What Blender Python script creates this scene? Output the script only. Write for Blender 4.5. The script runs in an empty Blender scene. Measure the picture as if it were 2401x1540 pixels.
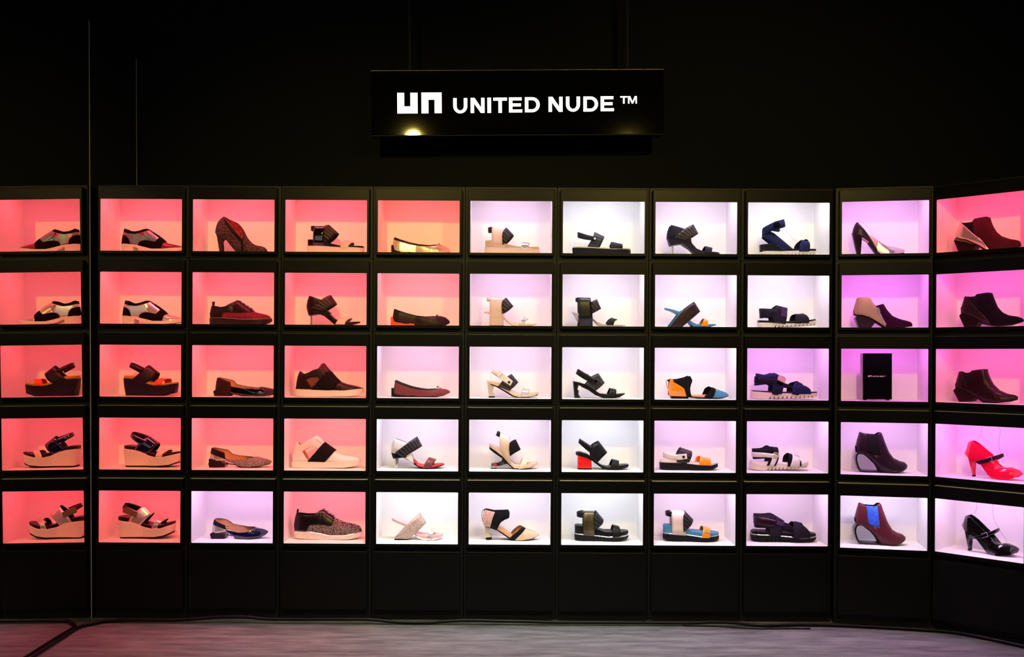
import bpy, bmesh, math, random
from mathutils import Vector, Matrix

# ------------------------------------------------------------------ camera
EYE = 1.085            # camera height above the floor
DIST = 4.15            # camera to the front of the boxes
FPX = 2370.0           # focal length in pixels of the 2401 x 1540 frame
ROLL = math.radians(0.32)
scn = bpy.context.scene
col = scn.collection
cam_data = bpy.data.cameras.new('camera')
cam_data.sensor_fit = 'HORIZONTAL'
cam_data.sensor_width = 36.0
cam_data.lens = FPX / 2401.0 * 36.0
cam_data.shift_x = 13.5 / 2401.0
cam_data.shift_y = 68.0 / 2401.0
cam_data.clip_start = 0.05
cam = bpy.data.objects.new('camera', cam_data)
col.objects.link(cam)
cam.matrix_world = (Matrix.Translation((0, -DIST, EYE)) @ Matrix.Rotation(math.pi / 2, 4, 'X')
                    @ Matrix.Rotation(ROLL, 4, 'Z'))
scn.camera = cam

# ------------------------------------------------------------------ world, lamps, exposure
world = bpy.data.worlds.new('world')
scn.world = world
world.use_nodes = True
world.node_tree.nodes['Background'].inputs[0].default_value = (0.9, 1.0, 0.75, 1)
world.node_tree.nodes['Background'].inputs[1].default_value = 0.006
scn.view_settings.view_transform = 'Standard'
scn.view_settings.look = 'None'
scn.view_settings.exposure = 0.0
scn.view_settings.gamma = 1.0
scn.view_settings.use_curve_mapping = False
scn.cycles.use_denoising = True
scn.cycles.max_bounces = 8
scn.cycles.diffuse_bounces = 5
scn.cycles.glossy_bounces = 4
scn.cycles.sample_clamp_indirect = 6.0

def spot(name, loc, aim, power, color, angle, blend=0.6, size=0.05):
    d = bpy.data.lights.new(name, 'SPOT')
    d.energy = power
    d.color = color
    d.spot_size = math.radians(angle)
    d.spot_blend = blend
    d.shadow_soft_size = size
    o = bpy.data.objects.new(name, d)
    col.objects.link(o)
    o.location = loc
    o.rotation_euler = (Vector(aim) - Vector(loc)).to_track_quat('-Z', 'Y').to_euler()
    return o

SPOT_YELLOW = (1.0, 0.72, 0.14)
spot('spot_light', (-0.70, -2.85, 2.52), (-0.62, 0.0, 1.25), 122, SPOT_YELLOW, 58, 0.9)
spot('spot_light', (0.90, -2.85, 2.47), (1.0, 0.0, 1.25), 122, SPOT_YELLOW, 72, 0.9)
# light washing down the black wall and the top row of boxes
spot('spot_light', (-0.30, -0.75, 3.3), (-0.30, -0.02, 1.75), 12, (1.0, 0.94, 0.55), 50, 1.0)
# added neutral fill from above, greys the pink glow on the floor
spot('spot_light', (0.0, -1.7, 3.5), (0.0, -0.75, 0.0), 300, (0.97, 1.0, 0.9), 56, 1.0, 0.1)

# added area fill behind the camera, gives the black frames a neutral sheen
ad = bpy.data.lights.new('front_fill_light', 'AREA')
ad.energy = 13
ad.shape = 'RECTANGLE'
ad.size = 4.6
ad.size_y = 0.8
ad.color = (1.0, 0.97, 0.92)
ao = bpy.data.objects.new('front_fill_light', ad)
col.objects.link(ao)
ao.location = (0.1, -5.6, 2.4)
ao.rotation_euler = (math.radians(80), 0, 0)

# ------------------------------------------------------------------ materials
MATS = {}
def lin(c):
    return tuple((v / 255 / 12.92) if v / 255 <= 0.04045 else ((v / 255 + 0.055) / 1.055) ** 2.4 for v in c)

def mat(name, rgb, rough=0.5, metal=0.0, coat=0.0, spec=0.3, bump=0.0, bscale=400.0, var=0.0, vscale=30.0,
        trans=0.0, sheen=0.0):
    if name in MATS:
        return MATS[name]
    m = bpy.data.materials.new(name)
    m.use_nodes = True
    nt = m.node_tree
    b = nt.nodes['Principled BSDF']
    c = lin(rgb)
    b.inputs['Base Color'].default_value = (*c, 1)
    b.inputs['Roughness'].default_value = rough
    b.inputs['Metallic'].default_value = metal
    b.inputs['Coat Weight'].default_value = coat
    b.inputs['Coat Roughness'].default_value = 0.04
    b.inputs['Specular IOR Level'].default_value = spec
    b.inputs['Transmission Weight'].default_value = trans
    b.inputs['Sheen Weight'].default_value = sheen
    if bump or var:
        tc = nt.nodes.new('ShaderNodeTexCoord')
        nz = nt.nodes.new('ShaderNodeTexNoise')
        nt.links.new(tc.outputs['Object'], nz.inputs['Vector'])
        nz.inputs['Detail'].default_value = 4
        if bump:
            nz.inputs['Scale'].default_value = bscale
            bp = nt.nodes.new('ShaderNodeBump')
            bp.inputs['Strength'].default_value = bump
            bp.inputs['Distance'].default_value = 0.002
            nt.links.new(nz.outputs['Fac'], bp.inputs['Height'])
            nt.links.new(bp.outputs['Normal'], b.inputs['Normal'])
        if var:
            n2 = nt.nodes.new('ShaderNodeTexNoise')
            n2.inputs['Scale'].default_value = vscale
            nt.links.new(tc.outputs['Object'], n2.inputs['Vector'])
            rp = nt.nodes.new('ShaderNodeValToRGB')
            rp.color_ramp.elements[0].position = 0.3
            rp.color_ramp.elements[1].position = 0.7
            rp.color_ramp.elements[0].color = (*[v * (1 - var) for v in c], 1)
            rp.color_ramp.elements[1].color = (*[min(1, v * (1 + var)) for v in c], 1)
            nt.links.new(n2.outputs['Fac'], rp.inputs['Fac'])
            nt.links.new(rp.outputs['Color'], b.inputs['Base Color'])
    MATS[name] = m
    return m

def two_tone(name, a, bcol, kind, scale, rough=0.6, metal=0.0, uv=False, thr=0.5, vec=(1, 1, 1), bump=0.3):
    """procedural woven, printed or ribbed material from two colours"""
    if name in MATS:
        return MATS[name]
    m = mat(name, a, rough, metal)
    nt = m.node_tree
    b = nt.nodes['Principled BSDF']
    tc = nt.nodes.new('ShaderNodeTexCoord')
    mp = nt.nodes.new('ShaderNodeMapping')
    mp.inputs['Scale'].default_value = vec
    nt.links.new(tc.outputs['UV' if uv else 'Object'], mp.inputs['Vector'])
    if kind == 'wave':
        t = nt.nodes.new('ShaderNodeTexWave')
        t.bands_direction = 'Y'
        t.inputs['Scale'].default_value = scale
        out = t.outputs['Fac']
    elif kind == 'check':
        t = nt.nodes.new('ShaderNodeTexChecker')
        t.inputs['Scale'].default_value = scale
        out = t.outputs['Fac']
    elif kind == 'brick':
        t = nt.nodes.new('ShaderNodeTexBrick')
        mp.inputs['Rotation'].default_value = (math.pi / 2, 0, 0)
        t.inputs['Scale'].default_value = scale
        t.inputs['Mortar Size'].default_value = 0.07
        t.inputs['Color1'].default_value = (1, 1, 1, 1)
        t.inputs['Color2'].default_value = (0.25, 0.25, 0.25, 1)
        t.inputs['Mortar'].default_value = (0, 0, 0, 1)
        out = t.outputs['Color']
    elif kind == 'voronoi':
        t = nt.nodes.new('ShaderNodeTexVoronoi')
        t.inputs['Scale'].default_value = scale
        out = t.outputs['Distance']
    else:
        t = nt.nodes.new('ShaderNodeTexNoise')
        t.inputs['Scale'].default_value = scale
        t.inputs['Detail'].default_value = 3
        out = t.outputs['Fac']
    nt.links.new(mp.outputs['Vector'], t.inputs['Vector'])
    rp = nt.nodes.new('ShaderNodeValToRGB')
    rp.color_ramp.elements[0].position = max(0, thr - 0.12)
    rp.color_ramp.elements[1].position = min(1, thr + 0.12)
    rp.color_ramp.elements[0].color = (*lin(a), 1)
    rp.color_ramp.elements[1].color = (*lin(bcol), 1)
    nt.links.new(out, rp.inputs['Fac'])
    nt.links.new(rp.outputs['Color'], b.inputs['Base Color'])
    if bump:
        bp = nt.nodes.new('ShaderNodeBump')
        bp.inputs['Strength'].default_value = bump
        bp.inputs['Distance'].default_value = 0.0015
        nt.links.new(out, bp.inputs['Height'])
        nt.links.new(bp.outputs['Normal'], b.inputs['Normal'])
    return m

def emit(name, rgb_linear, strength):
    if name in MATS:
        return MATS[name]
    m = bpy.data.materials.new(name)
    m.use_nodes = True
    nt = m.node_tree
    b = nt.nodes['Principled BSDF']
    b.inputs['Base Color'].default_value = (0.8, 0.8, 0.8, 1)
    b.inputs['Emission Color'].default_value = (*rgb_linear, 1)
    b.inputs['Emission Strength'].default_value = strength
    MATS[name] = m
    return m

# ------------------------------------------------------------------ mesh helpers
def link(name, me, mats=(), parent=None, smooth=None):
    for m in mats:
        me.materials.append(m)
    if smooth is not None and len(me.polygons):
        me.polygons.foreach_set('use_smooth', [True] * len(me.polygons))
        me.set_sharp_from_angle(angle=math.radians(smooth))
    o = bpy.data.objects.new(name, me)
    col.objects.link(o)
    if parent is not None:
        o.parent = parent
    return o

def from_data(name, verts, faces, mats=(), parent=None, smooth=None):
    me = bpy.data.meshes.new(name)
    me.from_pydata(verts, [], faces)
    me.validate()
    me.update()
    return link(name, me, mats, parent, smooth)

def tag(o, label=None, cat=None, group=None, kind=None):
    if label: o['label'] = label
    if cat: o['category'] = cat
    if group: o['group'] = group
    if kind: o['kind'] = kind
    return o

def empty(name, loc, rz=0.0):
    o = bpy.data.objects.new(name, None)
    o.empty_display_size = 0.05
    col.objects.link(o)
    o.location = loc
    o.rotation_euler = (0, 0, rz)
    return o

def boxes_mesh(name, boxes):
    """one mesh from axis-aligned boxes (x0,x1,y0,y1,z0,z1)"""
    v, f = [], []
    for (x0, x1, y0, y1, z0, z1) in boxes:
        n = len(v)
        v += [(x0, y0, z0), (x1, y0, z0), (x1, y1, z0), (x0, y1, z0), (x0, y0, z1), (x1, y0, z1), (x1, y1, z1), (x0, y1, z1)]
        f += [(n, n + 3, n + 2, n + 1), (n + 4, n + 5, n + 6, n + 7), (n, n + 1, n + 5, n + 4),
              (n + 1, n + 2, n + 6, n + 5), (n + 2, n + 3, n + 7, n + 6), (n + 3, n, n + 4, n + 7)]
    me = bpy.data.meshes.new(name)
    me.from_pydata(v, [], f)
    me.update()
    return me

def bevel(o, w, seg=2, ang=35):
    m = o.modifiers.new('bevel', 'BEVEL')
    m.width = w
    m.segments = seg
    m.limit_method = 'ANGLE'
    m.angle_limit = math.radians(ang)
    return o

def rounded_rect(x0, x1, z0, z1, r, n=4):
    p = []
    for (cx, cz, a0) in ((x1 - r, z0 + r, -90), (x1 - r, z1 - r, 0), (x0 + r, z1 - r, 90), (x0 + r, z0 + r, 180)):
        for k in range(n + 1):
            a = math.radians(a0 + 90 * k / n)
            p.append((cx + r * math.cos(a), cz + r * math.sin(a)))
    return p

def tube_mesh(name, pts, r, sides=8, closed=False, sub=0):
    pts = [Vector(p) for p in pts]
    if sub:
        q, n = [], len(pts)
        rng = range(n) if closed else range(n - 1)
        for i in rng:
            p0 = pts[(i - 1) % n] if closed else pts[max(i - 1, 0)]
            p1, p2 = pts[i], pts[(i + 1) % n]
            p3 = pts[(i + 2) % n] if closed else pts[min(i + 2, n - 1)]
            for k in range(sub):
                t = k / sub
                q.append(0.5 * ((2 * p1) + (p2 - p0) * t + (2 * p0 - 5 * p1 + 4 * p2 - p3) * t * t
                                + (3 * p1 - p0 - 3 * p2 + p3) * t ** 3))
        if not closed:
            q.append(pts[-1])
        pts = q
    n = len(pts)
    v, f = [], []
    nrm = None
    for i, p in enumerate(pts):
        a = pts[(i - 1) % n] if closed else pts[max(i - 1, 0)]
        b = pts[(i + 1) % n] if closed else pts[min(i + 1, n - 1)]
        t = (b - a).normalized()
        if nrm is None:
            nrm = t.orthogonal().normalized()
        nrm = (nrm - t * nrm.dot(t)).normalized()
        bi = t.cross(nrm)
        for k in range(sides):
            an = 2 * math.pi * k / sides
            v.append(tuple(p + (nrm * math.cos(an) + bi * math.sin(an)) * r))
    for i in range(n if closed else n - 1):
        j = (i + 1) % n
        for k in range(sides):
            k2 = (k + 1) % sides
            f.append((i * sides + k, i * sides + k2, j * sides + k2, j * sides + k))
    if not closed:
        f.append(tuple(reversed(range(sides))))
        f.append(tuple((n - 1) * sides + k for k in range(sides)))
    me = bpy.data.meshes.new(name)
    me.from_pydata(v, [], f)
    me.update()
    return me

def prism_mesh(name, poly, y0, y1):
    """polygon in the x-z plane given thickness along y"""
    bm = bmesh.new()
    area = sum(poly[i][0] * poly[(i + 1) % len(poly)][1] - poly[(i + 1) % len(poly)][0] * poly[i][1] for i in range(len(poly)))
    if area < 0:
        poly = poly[::-1]
    a = [bm.verts.new((x, y0, z)) for x, z in poly]
    b = [bm.verts.new((x, y1, z)) for x, z in poly]
    bm.faces.new(a)
    bm.faces.new(b[::-1])
    n = len(poly)
    for i in range(n):
        j = (i + 1) % n
        bm.faces.new((a[j], a[i], b[i], b[j]))
    me = bpy.data.meshes.new(name)
    bm.to_mesh(me)
    bm.free()
    return me

# ------------------------------------------------------------------ pixel rays (used only to measure floor and box positions)
CR, SR = math.cos(ROLL), math.sin(ROLL)
def unroll(x, y):
    dx, dy = x - 1187.0, y - 838.0
    return dx * CR + dy * SR, -dx * SR + dy * CR

# ------------------------------------------------------------------ the setting: wall, floor, mirror, trims
M_WALL = mat('black_wall_paint', (15, 18, 23), 0.8, spec=0.15)
M_BLACK = mat('black_lacquered_metal', (14, 14, 16), 0.36, spec=0.13, bump=0.02, bscale=900)
M_BODY = mat('black_box_sides', (11, 12, 14), 0.5, spec=0.3)
M_LINER = mat('white_liner', (247, 246, 246), 0.75, spec=0.2)
M_EDGE = mat('polished_edge', (228, 230, 222), 0.35, 0.3)

w = link('wall_back', boxes_mesh('wall_back', [(-3.4, 3.2, 0.56, 0.66, 0, 3.6)]), [M_WALL])
tag(w, 'matte black wall behind the shoe boxes and the sign', kind='structure')

mf = bpy.data.materials.new('grey_vinyl_floor')
mf.use_nodes = True
nt = mf.node_tree
bs = nt.nodes['Principled BSDF']
bs.inputs['Roughness'].default_value = 0.5
tc = nt.nodes.new('ShaderNodeTexCoord')
mp = nt.nodes.new('ShaderNodeMapping')
mp.inputs['Scale'].default_value = (1.6, 9.0, 1)
nz = nt.nodes.new('ShaderNodeTexNoise')
nz.inputs['Scale'].default_value = 3.0
nz.inputs['Detail'].default_value = 9
nz.inputs['Roughness'].default_value = 0.68
rp = nt.nodes.new('ShaderNodeValToRGB')
rp.color_ramp.elements[0].position = 0.36
rp.color_ramp.elements[1].position = 0.64
rp.color_ramp.elements[0].color = (*lin((72, 75, 73)), 1)
rp.color_ramp.elements[1].color = (*lin((124, 127, 123)), 1)
nt.links.new(tc.outputs['Object'], mp.inputs['Vector'])
nt.links.new(mp.outputs['Vector'], nz.inputs['Vector'])
nt.links.new(nz.outputs['Fac'], rp.inputs['Fac'])
nt.links.new(rp.outputs['Color'], bs.inputs['Base Color'])
bp = nt.nodes.new('ShaderNodeBump')
bp.inputs['Strength'].default_value = 0.12
bp.inputs['Distance'].default_value = 0.004
nt.links.new(nz.outputs['Fac'], bp.inputs['Height'])
nt.links.new(bp.outputs['Normal'], bs.inputs['Normal'])
fl = link('floor', boxes_mesh('floor', [(-3.4, 3.2, -6.5, 0.56, -0.06, 0)]), [mf])
tag(fl, 'grey streaked vinyl floor in front of the boxes', kind='structure')

# tall wall mirror standing at a right angle to the boxes on the left; it leans by half a degree
MIRROR_X = -1.696
LEAN = math.radians(0.55)
m_glass = mat('mirror_glass', (236, 226, 226), 0.0, 1.0)
m_back = mat('mirror_backing', (12, 12, 12), 0.6)
def mirror_panel(y0, y1, label):
    root = empty('wall_mirror', (MIRROR_X, y0, 0.002))
    root.rotation_euler = (0, -LEAN, 0)
    d = y1 - y0
    b = link('backing', boxes_mesh('backing', [(-0.014, -0.004, 0.001, d - 0.001, 0, 2.455)]), [m_back], root)
    g = link('mirror_glass', boxes_mesh('mirror_glass', [(-0.004, 0.0, 0.001, d - 0.001, 0, 2.455)]), [m_glass], root)
    e = link('edge_strip', tube_mesh('edge_strip', [(-0.003, d - 0.002, 0), (-0.003, d - 0.002, 2.455)], 0.0045, 10), [M_EDGE], root, 40)
    e['label'] = 'thin bright polished edge strip'
    tag(root, label, 'mirror')
    return root
mirror_panel(-1.25, 0.0, 'tall mirror at the left end reflecting the first column of shoe boxes')
mirror_panel(0.004, 0.53, 'narrow mirror panel behind the tall mirror, its bright edge above the boxes')

# ------------------------------------------------------------------ the grid of display boxes
PITCH, ROWP = 0.38, 0.2995
OPW, OPH = 0.3355, 0.213
OPEN_TOP = EYE + 0.6427
def box_place(c):
    """front centre of column c (1..10) and its turn about z"""
    if c <= 8:
        return Vector((-1.5025 + PITCH * (c - 1), 0.0, 0.0)), 0.0
    if c == 9:
        return Vector((1.5322, -0.0555, 0.0)), math.radians(-10.9)
    return Vector((1.8415, -0.2115, 0.0)), math.radians(-45.5)

def floor_z(r):
    return OPEN_TOP - OPH - ROWP * (r - 1)

# meshes shared by all boxes; local origin: front plane, centre of the opening's lower edge
LH = OPH + 0.046                       # inner height up to the hidden ceiling
LW = OPW / 2 + 0.002
DEEP = 0.222
T = 0.004
liner_me = boxes_mesh('liner', [
    (-LW - T, LW + T, 0.004, DEEP + T, -T, 0.0),
    (-LW - T, LW + T, 0.004, DEEP + T, LH, LH + T),
    (-LW - T, -LW, 0.004, DEEP + T, 0.0, LH),
    (LW, LW + T, 0.004, DEEP + T, 0.0, LH),
    (-LW, LW, DEEP, DEEP + T, 0.0, LH)])
BT = OPH + 0.0608                      # body top
BB = BT - ROWP + 0.0015
BH = PITCH / 2 - 0.0015
OL = LW + T + 0.0005
body_me = boxes_mesh('body', [
    (-BH, BH, 0.03, 0.27, LH + T + 0.0005, BT),
    (-BH, BH, 0.03, 0.27, BB, -T - 0.0005),
    (-BH, -OL, 0.03, 0.27, -T - 0.0005, LH + T + 0.0005),
    (OL, BH, 0.03, 0.27, -T - 0.0005, LH + T + 0.0005),
    (-OL, OL, 0.25, 0.27, -T - 0.0005, LH + T + 0.0005)])

def frame_mesh():
    PX, PZ0, PZ1 = OPW / 2 + 0.0098, -0.0115, OPH + 0.0498
    outer = rounded_rect(-PX, PX, PZ0, PZ1, 0.004, 4)
    inner = rounded_rect(-OPW / 2, OPW / 2, 0.0, OPH, 0.003, 4)
    n = len(outer)
    v, f = [], []
    rings = [
        [(x, 0.0035, z) for x, z in inner],
        [(x, 0.0, z) for x, z in inner],
        [(x * (PX - 0.0018) / PX, 0.0, PZ0 + 0.0018 + (z - PZ0) * (PZ1 - PZ0 - 0.0036) / (PZ1 - PZ0)) for x, z in outer],
        [(x * (PX - 0.0005) / PX, 0.0005, PZ0 + 0.0005 + (z - PZ0) * (PZ1 - PZ0 - 0.001) / (PZ1 - PZ0)) for x, z in outer],
        [(x, 0.0018, z) for x, z in outer],
        [(x, 0.031, z) for x, z in outer]]
    for ring in rings:
        v += ring
    for k in range(len(rings) - 1):
        for i in range(n):
            j = (i + 1) % n
            f.append((k * n + i, k * n + j, (k + 1) * n + j, (k + 1) * n + i))
    me = bpy.data.meshes.new('front_frame')
    me.from_pydata(v, [], f)
    bm = bmesh.new()
    bm.from_mesh(me)
    bmesh.ops.recalc_face_normals(bm, faces=bm.faces)
    bm.to_mesh(me)
    bm.free()
    me.polygons.foreach_set('use_smooth', [True] * len(me.polygons))
    me.set_sharp_from_angle(angle=math.radians(12))
    me.update()
    return me
frame_me = frame_mesh()
led_me = boxes_mesh('led_strip', [(-0.11, 0.11, 0.030, 0.046, LH - 0.006, LH - 0.0005)])
for me, m in ((liner_me, M_LINER), (body_me, M_BODY), (frame_me, M_BLACK), (led_me, M_LINER)):
    me.materials.append(m)

# colour each box glows in (as seen on its back wall), rows top to bottom, columns left to right
GLOW = [
 [(255,104,118),(255,112,128),(255,112,128),(255,110,112),(244,210,250),(240,240,255),(247,226,254),(250,243,255),(248,172,253),(255,84,140)],
 [(255,102,115),(255,110,128),(255,108,128),(255,152,165),(247,196,246),(247,230,254),(245,220,252),(248,228,254),(246,122,252),(252,90,190)],
 [(255, 98,110),(255,112,128),(255,110,125),(248,186,224),(244,212,247),(246,234,254),(245,216,252),(246,164,253),(248,116,240),(252,90,175)],
 [(255, 95,105),(255,116,128),(250,138,140),(244,226,254),(242,224,254),(236,238,255),(246,200,253),(246,190,253),(245,180,253),(248,146,254)],
 [(255, 94,105),(246,186,244),(252,150,162),(247,246,255),(240,230,254),(240,242,255),(246,210,248),(246,200,247),(239,216,252),(248,196,248)]]
LED_POWER = 51.0

def glow_word(c):
    r, g, b = c
    if r - g > 95 and b < 170: return 'coral'
    if r - g > 60: return 'pink'
    if r - g > 24: return 'pale pink'
    return 'white'

BOX_OF = {}
def display_box(c, r, holds):
    p, a = box_place(c)
    root = empty('display_box', (p.x, p.y, floor_z(r)), a)
    for nm, me in (('body', body_me), ('front_frame', frame_me), ('liner', liner_me), ('led_strip', led_me)):
        o = bpy.data.objects.new(nm, me)
        col.objects.link(o)
        o.parent = root
        if nm == 'led_strip':
            g = GLOW[r - 1][c - 1]
            gl = list(lin(g))
            if g[0] >= 250 and g[1] < 170 and g[2] < 170:
                gl = [gl[0] * 1.15, gl[1] * 0.74, gl[2] * 0.86]
            elif g[1] > 215:
                gl = [v * 1.2 for v in gl]
            else:
                gl = [v * 1.08 for v in gl]
            o.material_slots[0].link = 'OBJECT'
            o.material_slots[0].material = emit('led_%d_%d_%d' % g, gl, LED_POWER)
            o['label'] = glow_word(g) + ' light strip'
        elif nm == 'liner':
            o['label'] = 'white inner lining lit ' + glow_word(GLOW[r - 1][c - 1])
    tag(root, 'black framed display box glowing %s around the %s' % (glow_word(GLOW[r - 1][c - 1]), holds), 'display box', 'lit display boxes')
    BOX_OF[(c, r)] = root
    return root

# blank boxes along the floor
base_top = floor_z(5) + BB - 0.003
base_body = boxes_mesh('body', [(-BH, BH, 0.03, 0.27, 0.0, base_top)])
base_body.materials.append(M_BODY)
base_panel = boxes_mesh('panel', [(-OPW / 2 - 0.0098, OPW / 2 + 0.0098, 0.0, 0.0295, 0.043, 0.285)])
base_panel.materials.append(M_BLACK)
BASE_WORD = ['first from the mirror', 'second from the mirror', 'third from the mirror', 'fourth from the mirror', 'fifth from the mirror', 'sixth from the mirror',
             'seventh from the mirror', 'eighth from the mirror', 'under the wine red boot, ninth from the mirror', 'turned inwards at the right end']
for c in range(1, 11):
    p, a = box_place(c)
    root = empty('base_box', (p.x, p.y, 0.001), a)
    for nm, me in (('body', base_body), ('panel', base_panel)):
        o = bpy.data.objects.new(nm, me)
        col.objects.link(o)
        o.parent = root
        bevel(o, 0.0022 if nm == 'panel' else 0.001)
    tag(root, 'plain closed black box on the floor, ' + BASE_WORD[c - 1], 'box', 'closed black boxes along the floor')

# ------------------------------------------------------------------ lit sign above the boxes
def sign():
    YS = 0.28
    k = (DIST + YS) / FPX
    zs = 760 / 2401.0
    cx, cy = unroll(840 + 1178 * zs, 130 + 348 * zs)
    root = empty('shop_sign', (cx * k, YS, EYE - cy * k))
    root.rotation_euler = (math.radians(1.78), math.radians(-0.62), 0)
    u = zs * k
    P = lambda x, y: ((x - 1178) * u, (348 - y) * u)
    m_gloss = mat('sign_gloss_black', (6, 6, 6), 0.035, spec=0.3, bump=0.04, bscale=9)
    m_trim = mat('sign_edge', (112, 104, 84), 0.3, 0.7)
    m_on = emit('sign_white_light', (1.0, 1.0, 1.0), 1.25)
    W, H = 2173 * u / 2, 478 * u / 2
    b = link('cabinet', boxes_mesh('cabinet', [(-W, W, 0.003, 0.09, -H, H)]), [m_gloss], root)
    bevel(b, 0.002)
    f = link('face_panel', boxes_mesh('face_panel', [(-W + 0.003, W - 0.003, 0.0, 0.003, -H + 0.003, H - 0.003)]), [m_gloss], root)
    e = link('edge_frame', tube_mesh('edge_frame', [(-W, 0.002, -H), (W, 0.002, -H), (W, 0.002, H), (-W, 0.002, H)], 0.0013, 6, True), [m_trim], root, 40)
    def arc(cx, cy, rx, ry, a0, a1, n=10):
        return [(cx + rx * math.cos(math.radians(a0 + (a1 - a0) * i / n)), cy + ry * math.sin(math.radians(a0 + (a1 - a0) * i / n))) for i in range(n + 1)]
    def letter(ch, x0, x1, y0, y1):
        w_, h_ = x1 - x0, y1 - y0
        s = h_ * 0.235
        t = h_ * 0.20
        if ch == 'U':
            ro = w_ / 2
            xm = (x0 + x1) / 2
            return [[(x0, y0), (x0 + s, y0)] + [(x0 + s, y1 - ro)] + arc(xm, y1 - ro, ro - s, ro * 0.62 - 2, 180, 0) + [(x1 - s, y0), (x1, y0)] + arc(xm, y1 - ro, ro, ro, 0, 180)]
        if ch == 'N':
            return [[(x0, y1), (x0, y0), (x0 + s * 1.15, y0), (x1 - s, y1 - h_ * 0.36), (x1 - s, y0), (x1, y0), (x1, y1), (x1 - s * 1.1, y1), (x0 + s, y0 + h_ * 0.38), (x0 + s, y1)]]
        if ch == 'I':
            return [[(x0, y0), (x1, y0), (x1, y1), (x0, y1)]]
        if ch == 'T':
            xm = (x0 + x1) / 2
            return [[(x0, y0), (x1, y0), (x1, y0 + t), (xm + s / 2, y0 + t), (xm + s / 2, y1), (xm - s / 2, y1), (xm - s / 2, y0 + t), (x0, y0 + t)]]
        if ch == 'E':
            ym = (y0 + y1) / 2
            return [[(x0, y0), (x1 - 4, y0), (x1 - 4, y0 + t), (x0 + s, y0 + t), (x0 + s, ym - t / 2), (x1 - 10, ym - t / 2), (x1 - 10, ym + t / 2), (x0 + s, ym + t / 2),
                     (x0 + s, y1 - t), (x1, y1 - t), (x1, y1), (x0, y1)]]
        if ch == 'M':
            xm = (x0 + x1) / 2
            return [[(x0, y1), (x0, y0), (x0 + s * 1.3, y0), (xm, y1 - h_ * 0.3), (x1 - s * 1.3, y0), (x1, y0), (x1, y1), (x1 - s * 0.85, y1), (x1 - s * 0.85, y0 + h_ * 0.3),
                     (xm + s * 0.4, y1), (xm - s * 0.4, y1), (x0 + s * 0.85, y0 + h_ * 0.3), (x0 + s * 0.85, y1)]]
        if ch == 'D':
            ym, ry = (y0 + y1) / 2, h_ / 2
            rx = h_ * 0.5
            o = [(x0, y0), (x1 - rx, y0)] + arc(x1 - rx, ym, rx, ry, -90, 90) + [(x0, y1)]
            i = [(x0 + s, y1 - t)] + arc(x1 - rx, ym, rx - s, ry - t, 90, -90) + [(x0 + s, y0 + t)]
            return [[(x0, y0), (x0 + s, y0 + t), (x0 + s, y1 - t), (x0, y1)],
                    [(x0, y0)] + [(x1 - rx, y0)] + arc(x1 - rx, ym, rx, ry, -90, 90) + [(x0, y1), (x0 + s, y1 - t)] + arc(x1 - rx, ym, rx - s, ry - t, 90, -90) + [(x0 + s, y0 + t)]]
    def build(name, polys):
        for q in polys:
            me = prism_mesh(name, [P(x, y) for x, y in q], -0.0016, 0.0005)
            if q is polys[0]:
                bm = bmesh.new()
            bm.from_mesh(me)
        me = bpy.data.meshes.new(name)
        bm.to_mesh(me)
        bm.free()
        o = link(name, me, [m_on], f)
        o['label'] = 'glowing white ' + name.replace('_', ' ')
    build('logo_mark_u', [[(289, 273), (341, 273), (341, 373), (386, 373), (386, 273), (440, 273), (440, 425), (289, 425)]])
    build('logo_mark_n', [[(468, 425), (468, 272), (618, 272), (618, 424), (565, 424), (565, 325), (520, 325), (520, 425)]])
    for ch, a, b_, y0, y1 in (('U', 703, 808, 314, 427), ('N', 832, 936, 313, 424), ('I', 956, 984, 312, 424), ('T', 1000, 1102, 312, 424), ('E', 1116, 1215, 311, 422),
                              ('D', 1234, 1345, 310, 421), ('N', 1409, 1514, 308, 419), ('U', 1538, 1643, 307, 419), ('D', 1667, 1777, 307, 418), ('E', 1795, 1894, 306, 416),
                              ('T', 1940, 1994, 306, 361), ('M', 1998, 2064, 306, 361)):
        build('letter_' + ch.lower(), letter(ch, a, b_, y0, y1))
    for x in (378, 2002):
        px, pz = P(x, 105)
        o = link('hanging_rod', tube_mesh('hanging_rod', [(px, 0.045, pz - 0.004), (px, 0.045, pz + 1.2)], 0.009, 10), [mat('rod_dark', (30, 30, 32), 0.8)], root, 40)
    tag(root, 'glossy black hanging sign with glowing white logo and UNITED NUDE lettering', 'sign')
sign()

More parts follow.
